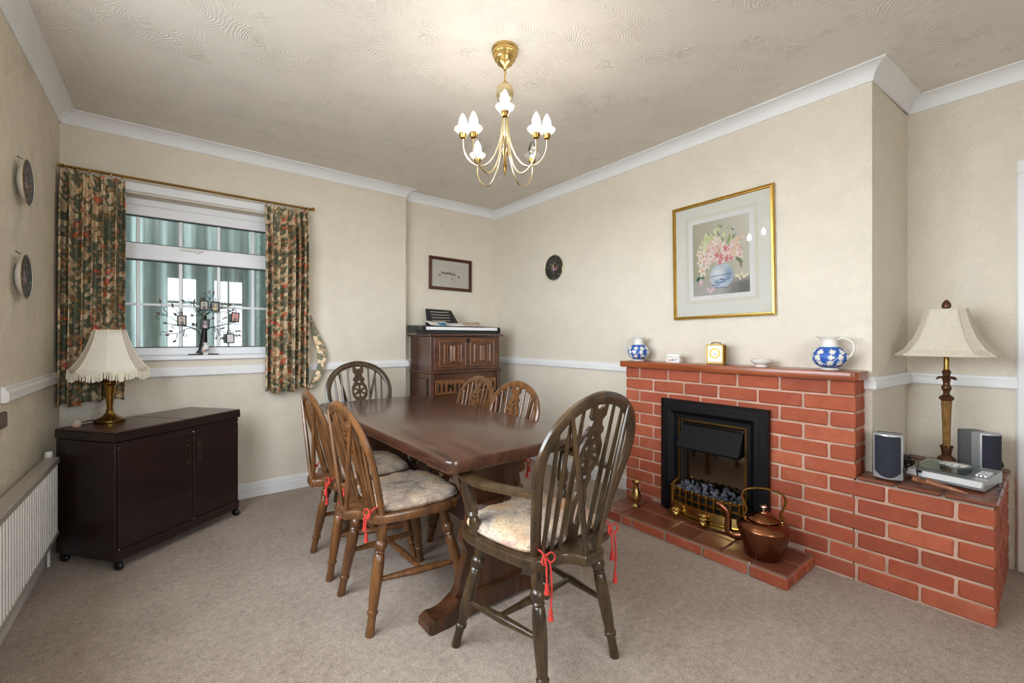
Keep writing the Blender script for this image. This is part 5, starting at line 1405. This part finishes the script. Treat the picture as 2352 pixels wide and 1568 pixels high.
# ------------------------------------------------------------------ hostess trolley
ta = math.radians(38.4)
tr = thing('hostess_trolley', 'dark brown wheeled hostess trolley standing across the corner', 'trolley', (-.213, 2.722, 0), ta)
TWd, TD, TH_ = .678, .383, .655
MB().cbox(0, TWd, .004, TD, .045, TH_-.052, .003).build('body', MAT['trolley'], tr)
MB().prism([(-.004, -.006), (TWd+.004, -.006), (TWd+.004, TD), (-.004, TD)], TH_-.048, TH_-.010, 0).build('lid_edge', MAT['trolley'], tr, 0)
MB().cbox(-.004, TWd*.50-.001, -.006, TD, TH_-.010, TH_, .003).build('lid_leaf', MAT['trolley_top'], tr)
MB().cbox(TWd*.50+.001, TWd+.004, -.006, TD, TH_-.010, TH_, .003).build('lid_leaf', MAT['trolley_top'], tr)
MB().cbox(.010, TWd*.56-.002, -.004, .006, .098, TH_-.075, .002).build('door', MAT['trolley'], tr)
MB().cbox(TWd*.56+.002, TWd-.010, -.004, .006, .098, TH_-.075, .002).build('door', MAT['trolley'], tr)
MB().cbox(-.002, TWd+.002, -.002, .004, .045, .094, .002).build('plinth', MAT['trolley'], tr)
for x, mat_ in ((TWd*.56-.032, MAT['black_gloss']), (TWd*.56+.032, MAT['black_matt'])):
    hd_ = thing('handle_plate', None, None); hd_.parent = tr
    MB().prism(rrect(-.010, .010, -.05, .05, .009), 0, .004, .001).xf(Matrix.Translation((x, -.003, .462)) @ Matrix.Rotation(PI/2, 4, 'X')).build('rim', MAT['brass_old'], hd_)
    MB().prism(rrect(-.0075, .0075, -.044, .044, .007), 0, .005, .0005).xf(Matrix.Translation((x, -.003, .462)) @ Matrix.Rotation(PI/2, 4, 'X')).build('recess', mat_, hd_)
MB().cbox(-.006, .003, .15, .24, TH_-.040, TH_-.018, .003).build('side_grip', MAT['black_gloss'], tr)
for x in (.012, TWd*.56, TWd-.012):
    for z in (.100, TH_-.078):
        MB().ell((x, -.006, z), (.004, .002, .004), 8, 5).build('pin', MAT['chrome'], tr)
for x, y in ((.018, .008), (TWd-.015, .008), (.018, TD-.03), (TWd-.015, TD-.03)):
    MB().ell((x, y, .020), (.016, .026, .0195), 14, 9).cbox(x-.010, x+.010, y-.010, y+.010, .03, .046, .003).build('castor', MAT['black_gloss'], tr)

# fringed table lamp on the trolley
fl = thing('table_lamp', 'brass table lamp with cream fringed shade on the trolley', 'lamp', (-.262, 3.07, TH_+.001), 0)
MB().lathe([(.0, 0), (.062, 0), (.064, .004), (.064, .012), (.058, .017), (.044, .022), (.029, .032), (.018, .048), (.013, .060)], 40).build('base', MAT['brass_old'], fl)
MB().lathe([(.010, .058), (.015, .062), (.015, .066), (.011, .069), (.0125, .085), (.0175, .14), (.0225, .188), (.024, .193), (.027, .197), (.029, .202), (.029, .206), (.022, .211), (.014, .219), (.010, .229), (.013, .233), (.013, .240), (.008, .245), (.008, .30)], 28).build('stem', MAT['brass_old'], fl)
NP = 8; rp = [(.158, .272), (.140, .294), (.116, .332), (.094, .380), (.077, .43), (.064, .478)]
def shade_pt(a, i, low=0.0):
    """panel shade: straight chords between ribs, scalloped lower edge"""
    r, z = rp[i]; s_ = (a/(2*PI)*NP) % 1.0
    poly = math.cos(PI/NP)/math.cos((s_-.5)*2*PI/NP)
    rr_ = r*poly
    if i == 0: z -= .018*math.sin(PI*s_)-.004; 
    return (rr_*math.cos(a), rr_*math.sin(a), z)
nn = 80; vs = [shade_pt(2*PI*k/nn, i) for i in range(len(rp)) for k in range(nn)]
sh = MB().add(vs, [(i*nn+k, i*nn+(k+1) % nn, (i+1)*nn+(k+1) % nn, (i+1)*nn+k) for i in range(len(rp)-1) for k in range(nn)]).build('lamp_shade', MAT['shade'], fl, 20)
so = sh.modifiers.new('thickness', 'SOLIDIFY'); so.thickness = .0015
for k in range(NP):
    MB().tube([shade_pt(2*PI*k/NP, i) for i in range(len(rp))], .0016, 6).build('rib', MAT['fringe'], sh)
MB().tube([shade_pt(2*PI*k/nn, 0) for k in range(nn)], .0022, 6, True).build('braid', MAT['fringe'], sh)
MB().tube([shade_pt(2*PI*k/nn, len(rp)-1) for k in range(nn)], .0028, 6, True).build('braid', MAT['fringe'], sh)
m = MB(); rf = random.Random(12)
for k in range(240):
    a = 2*PI*k/240; p = Vector(shade_pt(a, 0)); o_ = Vector((math.cos(a), math.sin(a), 0))
    L = rf.uniform(.034, .043); e = p+o_*rf.uniform(-.003, .005)+Vector((-o_.y, o_.x, 0))*rf.uniform(-.004, .004)-Vector((0, 0, L))
    m.tube([p, p.lerp(e, .5)+o_*rf.uniform(-.001, .002), e], [.0017, .0017, .0022], 4)
m.build('fringe', MAT['fringe'], fl, kind='stuff')
MB().tube(cr([(.05, .06, .004), (-.02, .10, .004), (-.09, .06, .006), (-.125, .0, .003), (-.14, .02, .003)], 8), .0026, 6).build('flex', MAT['black_gloss'], fl)
vt = thing('tealight_holder', 'small frosted glass tealight holder beside the brass lamp', 'candle holder', (-.375, 2.985, TH_+.001))
MB().lathe([(.0, .0), (.012, .0), (.016, .006), (.018, .018), (.0165, .032), (.0145, .038), (.012, .038), (.013, .02), (.0, .012)], 20).build('glass', basic('frosted_glass', rgb(206, 196, 184), .5, 0, .1, 30, Transmission_Weight=.3), vt)
MB().lathe([(.0, .004), (.0165, .004), (.0176, .009), (.0176, .011), (.0, .011)], 20).build('wax', basic('orange_wax', rgb(206, 150, 116), .6), vt)

# ------------------------------------------------------------------ bureau
bu = thing('bureau', 'carved oak linenfold bureau in the far corner', 'bureau', (1.615, 3.105, 0), math.radians(-1.0))
BWd, BD, BZ = .69, .395, 1.128
UZ = .815
MB().cbox(.006, BWd-.006, .012, BD, UZ, BZ-.018, .003).build('upper_case', MAT['bureau_side'], bu)
MB().cbox(-.018, BWd+.018, -.020, BD, BZ-.016, BZ, .005).build('top', MAT['bureau_side'], bu)
fa = MB().cbox(.03, BWd-.03, -.004, .014, UZ+.018, BZ-.026, .003).build('fall_front', MAT['bureau'], bu)
def linenfold(x0, x1, z0, z1):
    m = MB(); w_ = x1-x0
    MB().cbox(x0, x1, -.006, -.003, z0, z1, .001).build('panel_ground', MAT['bureau'], fa)
    for (t, wd_) in ((.16, .045), (.27, .03), (.44, .075), (.56, .075), (.73, .03), (.84, .045)):
        xc = x0+w_*t; hw_ = w_*wd_; dz = .012+.010*(1 if .3 < t < .7 else 0)
        zt_, zb_ = z1-dz-.012, z0+dz+.012
        vs = [(xc-hw_, -.004, zb_+.004), (xc, -.016, zb_-.006), (xc+hw_, -.004, zb_+.004), (xc-hw_, -.004, zt_-.004), (xc, -.016, zt_+.006), (xc+hw_, -.004, zt_-.004)]
        MB().add(vs, [(0, 1, 4, 3), (1, 2, 5, 4), (0, 2, 1), (3, 4, 5)]).build('linen_fold', MAT['bureau_light'], fa, 20)
    b = MB()
    for (a, b0, c, d) in ((x0-.012, x1+.012, z1, z1+.012), (x0-.012, x1+.012, z0-.012, z0)): b.cbox(a, b0, -.011, -.002, c, d, .003)
    for (a, b0) in ((x0-.012, x0), (x1, x1+.012)): b.cbox(a, b0, -.011, -.002, z0, z1, .003)
    b.build('panel_moulding', MAT['bureau_light'], fa)
    # scrolled ends of the folds
    for zz, s_ in ((z1-.018, 1), (z0+.018, -1)):
        MB().tube(cr([(x0+w_*.10, -.007, zz), (x0+w_*.24, -.010, zz+s_*.006), (x0+w_*.36, -.010, zz-s_*.004), (x0+w_*.5, -.012, zz-s_*.018), (x0+w_*.64, -.010, zz-s_*.004), (x0+w_*.76, -.010, zz+s_*.006), (x0+w_*.90, -.007, zz)], 5), .004, 6).build('scroll', MAT['bureau_light'], fa)
linenfold(.085, .315, .875, 1.065); linenfold(.375, .605, .875, 1.065)
def ring_pull(parent, x, z, y=-.004):
    r = MB().lathe([(.013, 0), (.013, .003), (.006, .006), (.0001, .008)], 14).xf(Matrix.Translation((x, y, z)) @ Matrix.Rotation(PI/2, 4, 'X'))
    r.tube([(x+.014*math.cos(a), y-.010-.002*math.sin(a), z-.010+.016*math.sin(a)) for a in [2*PI*k/18 for k in range(18)]], .003, 6, True)
    r.build('ring_pull', MAT['iron'], parent)
ring_pull(fa, BWd/2, 1.082)
for x in (.11, BWd-.13): MB().cbox(x, x+.06, -.006, -.002, UZ+.018, UZ+.022, .001).build('hinge', MAT['brass'], fa)
MB().cbox(-.010, BWd+.010, -.012, BD, UZ-.008, UZ+.010, .006).build('waist_moulding', MAT['bureau_side'], bu)
MB().cbox(0, BWd, .03, BD, .12, UZ-.008, .002).build('lower_case', MAT['bureau'], bu)
for x in (0, BWd-.035):
    for y in (0, BD-.04):
        MB().cbox(x, x+.035, y, y+.035, 0, UZ-.008, .003).build('corner_post', MAT['bureau_side'], bu)
MB().box(-.001, .0, .04, BD-.045, .16, UZ-.05).build('side_gap_shade', MAT['bureau_dark'], bu, 0)  # flat dark sheet: shade of the open side gap put into its colour
MB().cbox(-.006, .0, .06, BD-.05, .12, UZ-.052, .002).build('side_panel', MAT['bureau_side'], bu)
dw = MB().cbox(.045, BWd-.045, .004, .034, .632, .752, .003).build('drawer', MAT['bureau_light'], bu)
MB().box(.055, BWd-.055, .003, .0042, .645, .74).build('carved_ground', MAT['bureau_dark'], dw, 0)
na = 14; aw = (BWd-.12)/na
for k in range(na):
    x0 = .06+k*aw; hw_ = aw/2
    ol = [(x0, .642), (x0+aw, .642), (x0+aw, .742), (x0, .742)]
    ho = [(x0+aw*.26, .655), (x0+aw*.74, .655), (x0+aw*.74, .708)]+[(x0+hw_+aw*.24*math.cos(a), .708+.014*math.sin(a)) for a in [PI*q/6 for q in range(1, 6)]]+[(x0+aw*.26, .708)]
    MB().pierced(ol, [ho], .006, lambda x, y, z: (x, .0025-z, y)).build('arch', MAT['bureau_light'], dw, 30)
ring_pull(dw, .17, .70, -.001); ring_pull(dw, BWd-.17, .70, -.001)
for x0 in (.045, BWd/2+.005):
    d_ = MB().cbox(x0, x0+BWd/2-.05, .004, .034, .14, .615, .003).build('door', MAT['bureau'], bu)
    MB().cbox(x0+.06, x0+BWd/2-.11, -.001, .004, .20, .555, .004).build('door_panel', MAT['bureau_light'], d_)

# electronic keyboard
KZ = BZ+.001
kb = thing('electric_keyboard', 'black electronic keyboard with music rest on top of the bureau', 'keyboard', (1.553, 3.125, KZ), math.radians(-1.0))
KL, KD = .755, .29
side_p = [(0, .006), (0, .028), (.010, .034), (.092, .036), (.098, .064), (KD, .078), (KD, .010), (.03, .004)]
MB().pierced(side_p, [], KL, lambda x, y, z: (z+KL/2, x, y)).build('case', MAT['black_matt'], kb, 20)
for x in (0, KL-.028):
    MB().pierced([(-.008, .004), (-.010, .040), (.0, .062), (.10, .067), (.115, .068), (.115, .004)], [], .028, lambda u, y, z: (x+.014+z, u, y)).build('end_cheek', MAT['black_gloss'], kb, 30)
nk = 36; kw = (KL-.06)/nk
wkm = MB().cbox(0, kw-.0008, 0, .085, 0, .026, .0015).mesh('white_key', basic('key_white', rgb(238, 238, 240), .3, 0, .01))
bkm = MB().cbox(0, kw*.55, 0, .052, 0, .010, .002).mesh('black_key', MAT['black_gloss'])
for k in range(nk):
    o = mobj('white_key', wkm, kb); o.location = (.030+k*kw, -.008, .033)
    if k % 7 not in (2, 6) and k < nk-1: o = mobj('black_key', bkm, kb); o.location = (.030+(k+1)*kw-kw*.275, .030, .056)
rest = MB(); sl = []
for q in range(4):
    z0 = .026+q*.028; sl.append([(-.095+.012*0, z0+.002), (-.09, z0+.009), (0, z0+.005), (.085, z0+.009), (.09, z0+.002), (0, z0-.003)])
rest.pierced([(-.148, 0), (.152, 0), (.156, .008), (.118, .128), (.108, .135), (0, .138), (-.125, .142), (-.133, .136)], sl, .006, lambda x, y, z: (.285+x, .20+y*.42-z, .094+y*.9)).build('music_rest', MAT['black_matt'], kb, 25)
MB().cbox(.13, .445, .185, .215, .068, .100, .003).build('rest_lip', MAT['black_matt'], kb)
def sheet(name, x, y, z, w_, d_, rz, c, lab, curl=.006):
    o = MB().grid(8, 6, lambda u, v: ((u-.5)*w_, (v-.5)*d_, curl*(2*u-1)**2)).build(name, c, None, 60, label=lab, cat='paper')
    so = o.modifiers.new('thickness', 'SOLIDIFY'); so.thickness = .0012
    o.location = (1.553+x, 3.115+y, KZ+z); o.rotation_euler = (.42, 0, rz); return o
sheet('music_sheet', .21, .145, .092, .20, .10, .1, MAT['paper'], 'white music sheet lying left of the music rest')
sheet('music_sheet', .36, .150, .086, .22, .07, -.06, MAT['paper'], 'white music sheet lying in front of the music rest')
sheet('music_booklet', .235, .118, .086, .07, .05, .05, basic('blue_cover', rgb(40, 120, 180), .5), 'small bright blue booklet lying on the keyboard')
sheet('leaflet', .56, .170, .093, .16, .08, -.2, basic('pink_cover', rgb(196, 170, 158), .6), 'pale pink leaflet lying on the right of the keyboard')

# ------------------------------------------------------------------ family tree ornament on the window sill
ft = thing('photo_tree', 'dark metal family tree with hanging photo frames on the window sill', 'photo frame tree', (.160, 3.500, .986))
def tp(zx, zy, d=0.0): return (((zx-1055)/7.84*.00236), d, max(.002, (1380-zy)/7.84*.0029))
MB().prism(rrect(-.085, .080, -.022, .022, .01), 0, .005, .001).build('base', MAT['iron'], ft)
tk = cr([tp(1000, 1378), tp(1030, 1300), tp(1045, 1180), tp(1055, 1050), tp(1062, 950), tp(1068, 850), tp(1075, 700)], 4)
MB().tube(tk, [(.012, .032-.024*(k/(len(tk)-1))**.6) for k in range(len(tk))], 12, up=(0, 1, 0)).build('trunk', MAT['iron'], ft)
BR = [[(1040, 1250), (1000, 1100), (960, 980), (880, 910), (780, 880), (600, 850), (430, 830), (350, 830)],
      [(900, 930), (820, 905), (720, 930), (620, 990), (520, 1010), (400, 990), (340, 975), (300, 1000), (310, 1030), (345, 1025)],
      [(600, 800), (520, 750), (420, 700), (340, 670), (310, 620), (325, 540), (320, 490)],
      [(400, 690), (320, 690), (250, 700), (235, 735), (265, 762), (300, 740)],
      [(650, 680), (580, 610), (530, 560)],
      [(1075, 720), (1000, 660), (930, 600), (870, 500), (820, 450), (720, 440)],
      [(960, 620), (880, 575), (800, 560), (760, 580), (780, 605), (800, 590)],
      [(840, 470), (790, 440), (760, 400), (790, 370), (820, 390)],
      [(1075, 720), (1090, 660), (1150, 600), (1160, 480), (1150, 400), (1090, 310), (1045, 280), (1020, 310)],
      [(1150, 400), (1200, 340), (1230, 290)], [(1150, 410), (1165, 330), (1160, 280)],
      [(1100, 660), (1180, 620), (1300, 625), (1380, 600), (1480, 610), (1540, 590), (1500, 570), (1470, 595)],
      [(1340, 550), (1390, 525), (1480, 520), (1530, 490), (1600, 490), (1635, 520)],
      [(1080, 960), (1150, 900), (1250, 875), (1400, 845), (1560, 815), (1660, 830), (1710, 810), (1690, 790)],
      [(1230, 880), (1330, 940), (1450, 975), (1560, 985), (1640, 960), (1660, 925), (1625, 910), (1615, 935)],
      [(1240, 890), (1330, 1000), (1370, 1060), (1390, 1090)],
      [(1210, 890), (1250, 970), (1245, 1010), (1200, 1010), (1190, 985)],
      [(1280, 930), (1320, 1000), (1310, 1050), (1270, 1030), (1290, 1005)],
      [(710, 935), (700, 1010), (700, 1050), (740, 1050), (745, 1020), (715, 1020)],
      [(585, 1000), (585, 1070), (550, 1130)], [(420, 700), (415, 640), (370, 600), (370, 560), (410, 550), (430, 590)],
      [(1345, 545), (1380, 500), (1420, 460), (1420, 420), (1385, 420), (1375, 450)], [(870, 510), (880, 450)],
      [(780, 880), (700, 870), (560, 860), (500, 870), (495, 900), (530, 910), (545, 890)],
      [(1440, 830), (1440, 760)], [(1380, 850), (1380, 800), (1350, 775), (1310, 780), (1300, 805)], [(1540, 985), (1600, 1020), (1700, 1030)], [(1600, 1040), (1660, 1050), (1660, 1095), (1620, 1095)],
      [(930, 880), (900, 820), (870, 830)], [(920, 880), (930, 810), (965, 810)], [(990, 665), (920, 680), (860, 680)], [(640, 670), (655, 600), (655, 560)]]
rb = random.Random(3)
for q, b in enumerate(BR):
    dd = rb.uniform(-.012, .008)
    pts = cr([tp(x, y, dd if i else 0) for i, (x, y) in enumerate(b)], 5); n = len(pts)
    MB().tube(pts, [.0030*(1-.62*k/(n-1)) if q in (0, 5, 8, 13) else .0018*(1-.4*k/(n-1)) for k in range(n)], 6).build('branch', MAT['iron'], ft)
LV = [(305, 455, 95), (505, 515, 105), (270, 660, 170), (555, 665, 140), (385, 830, 178), (475, 965, 175), (420, 1030, 190), (540, 1140, 215), (680, 435, 160), (880, 420, 75), (835, 680, 160), (865, 840, 125), (1150, 245, 80), (1225, 265, 55), (1530, 470, 35), (1215, 725, 30), (1455, 710, 40), (1410, 900, 15), (1715, 955, 345), (1715, 1035, 325), (1390, 1095, 300), (1275, 1090, 260), (1010, 380, 130), (1590, 560, 40), (1030, 640, 30), (1440, 1085, 100)]
leafm = []
for k in range(2):
    vs = [(0, 0, 0), (.008, -.0015, .0055), (.017, -.003, .004), (.026, 0, 0), (.017, -.003, -.004), (.008, -.0015, -.0055), (.013, .002, 0), (.012, .0025, 0)]
    leafm.append(MB().add(vs, [(0, 1, 6), (1, 2, 6), (2, 3, 6), (3, 4, 6), (4, 5, 6), (5, 0, 6), (0, 7, 1), (1, 7, 2), (2, 7, 3), (3, 7, 4), (4, 7, 5), (5, 7, 0)]).mesh('leaf', basic('bronze_leaf_%d' % k, [rgb(128, 92, 66), rgb(98, 72, 62)][k], .4, .5, .3), 0))
for k, (x, y, a) in enumerate(LV):
    o = mobj('leaf', leafm[k % 2], ft); p = Vector(tp(x, y)); ar_ = math.radians(a)
    o.location = p-Vector((math.cos(ar_)*.013, .004, math.sin(ar_)*.013)); o.rotation_euler = (rb.uniform(-.5, .5), -ar_, rb.uniform(-.4, .4)); o.scale = (1.05, 1, 1.1)
def photo(seed):
    tones = [((186, 176, 158), (60, 46, 40)), ((120, 112, 100), (196, 178, 120)), ((200, 176, 160), (72, 52, 46)), ((70, 60, 60), (196, 168, 172)), ((206, 130, 110), (88, 40, 36)), ((214, 208, 204), (206, 200, 196))][seed]
    def fn(u, v):
        b = Brush(u, v, tuple(t/255 for t in tones[0])); b.ell(.5, .68, .2, .17, tones[1], 0, .4); b.ell(.52, .2, .34, .34, tones[1], .2, .4, .8); b.ell(.5, .64, .12, .12, (190, 150, 130) if seed != 5 else tones[1], 0, .5); return b.c
    return fn
PF = [(1050, 505, 0, 0), (1250, 515, 1, .05), (665, 780, 2, 0), (1070, 835, 3, .07), (1625, 700, 4, .06), (1530, 1090, 5, -.03)]
PLAB = ['left of the upper pair', 'right of the upper pair', 'leftmost on the tree', 'centre of the tree', 'rightmost with a reddish photo', 'lowest on the right with a blank photo']
for (x, y, sd_, rt) in PF:
    c = tp(x, y); f = thing('photo_frame', 'tiny dark photo frame '+PLAB[sd_], None, (c[0], -.022, c[2])); f.parent = ft; f.rotation_euler = (0, rt, 0)
    hw_, hh_ = .0240, .0330; fm = MB()
    for (a, b_, c_, d_) in ((-hw_, hw_, hh_-.007, hh_), (-hw_, hw_, -hh_, -hh_+.007), (-hw_, -hw_+.006, -hh_, hh_), (hw_-.006, hw_, -hh_, hh_)): fm.cbox(a, b_, -.004, .004, c_, d_, .0012)
    fm.build('rim', MAT['iron'], f); MB().box(-hw_+.003, hw_-.003, .001, .004, -hh_+.003, hh_-.003).build('back', MAT['iron'], f, 0)
    mobj('photo', paint_mesh('photo', 1, 1, 14, 18, photo(sd_), MAT['paint_gloss'], lambda u, v: (-hw_+.005+(2*hw_-.01)*u, .0005, -hh_+.006+(2*hh_-.012)*v)), f)
    MB().tube(cr([(0, 0, hh_), (.002, .004, hh_+.012), (0, .016, hh_+.022), (-.002, .022, hh_+.016)], 5), .0022, 6).build('hanger', MAT['iron'], f)
cv = thing('china_vase', 'tiny white flowered china vase in front of the photo tree', 'vase', (.166, 3.452, .986))
MB().lathe([(.0, 0), (.013, 0), (.014, .004), (.020, .016), (.0235, .030), (.021, .046), (.013, .060), (.0125, .068), (.018, .080), (.0165, .080), (.011, .066), (.0, .05)], 24).build('body', MAT['ceramic'], cv)
def vpt(u, v):
    a = -PI/2-1.1+2.2*u; z = .010+.038*v; r = lerp_tab([(.004, .014), (.016, .020), (.030, .0235), (.046, .021)], z)+.0006; return (r*math.cos(a), r*math.sin(a), z)
mobj('painted_spray', paint_mesh('painted_spray', 1, 1, 30, 16, spray, MAT['paint_gloss'], vpt), cv)

# ------------------------------------------------------------------ chandelier
CX, CYY = 1.147, 1.508
chd = thing('chandelier', 'brass eight-arm chandelier with candle bulbs hanging from the ceiling', 'chandelier', (CX, CYY, 0), 0)
MB().lathe([(.058, CEIL), (.058, CEIL-.010), (.055, CEIL-.013), (.054, CEIL-.028), (.051, CEIL-.030), (.046, CEIL-.046), (.040, CEIL-.048), (.034, CEIL-.064), (.026, CEIL-.068), (.012, CEIL-.082), (.006, CEIL-.088), (.006, CEIL-.094)], 36).build('ceiling_rose', MAT['brass'], chd)
def link(zc, h_, rz):
    MB().tube([(.006*math.cos(a)*math.cos(rz), .006*math.cos(a)*math.sin(rz), zc+h_*math.sin(a)) for a in [2*PI*k/14 for k in range(14)]], .0022, 6, True).build('chain_link', MAT['brass'], chd)
link(CEIL-.099, .010, 0); link(CEIL-.122, .018, 1.2); link(CEIL-.143, .010, .3)
MB().lathe([(.004, 2.222), (.006, 2.216), (.020, 2.212), (.033, 2.198), (.0385, 2.175), (.037, 2.155), (.028, 2.135), (.016, 2.126), (.010, 2.12), (.010, 2.0), (.006, 1.98)], 28).build('globe', MAT['brass_pale'], chd)
MB().tube([(0, 0, 2.0), (0, 0, 1.86), (0, 0, 1.845), (0, 0, 1.835), (0, 0, 1.82)], [.006, .006, .009, .006, .001], 10).build('finial', MAT['brass_old'], chd)
view = math.atan2(-CYY, -CX)
for k in range(8):
    a = view+k*PI/4; up_ = 0.0 if k % 2 == 0 else -.058; R = .185 if k % 2 == 0 else .182
    d = Vector((math.cos(a), math.sin(a), 0)); zc = 1.972+up_
    p = cr([d*.010+Vector((0, 0, 2.13)), d*.012+Vector((0, 0, 2.05)), d*.022+Vector((0, 0, 1.965+up_*.4)), d*.052+Vector((0, 0, 1.888+up_*.8)), d*.098+Vector((0, 0, 1.850+up_)), d*.150+Vector((0, 0, 1.868+up_)), d*.180+Vector((0, 0, 1.915+up_)), d*R+Vector((0, 0, zc))], 6)
    arm_ = MB().tube(p, .0042, 8).build('arm', MAT['brass_pale'], chd)
    c = tuple(d*R)
    MB().lathe([(.004, zc-.004), (.012, zc), (.0165, zc+.012), (.017, zc+.020), (.012, zc+.021)], 18, (c[0], c[1], 0)).build('socket', MAT['brass_old'], arm_)
    MB().lathe([(.018, zc+.014), (.020, zc+.018), (.036, zc+.034), (.0385, zc+.040), (.036, zc+.043), (.030, zc+.040), (.017, zc+.022)], 20, (c[0], c[1], 0)).build('glass_cup', MAT['cup'], arm_, 60)
    lit = k not in (3, 4)
    MB().lathe([(.011, zc+.040), (.0165, zc+.052), (.0185, zc+.064), (.0165, zc+.080), (.010, zc+.096), (.004, zc+.106), (.0001, zc+.110)], 10, (c[0], c[1], 0)).build('bulb', MAT['bulb_on'] if lit else MAT['bulb_off'], arm_, 60)
    MB().lathe([(.011, zc+.020), (.011, zc+.041)], 12, (c[0], c[1], 0)).build('candle_tube', MAT['ceramic'], arm_)
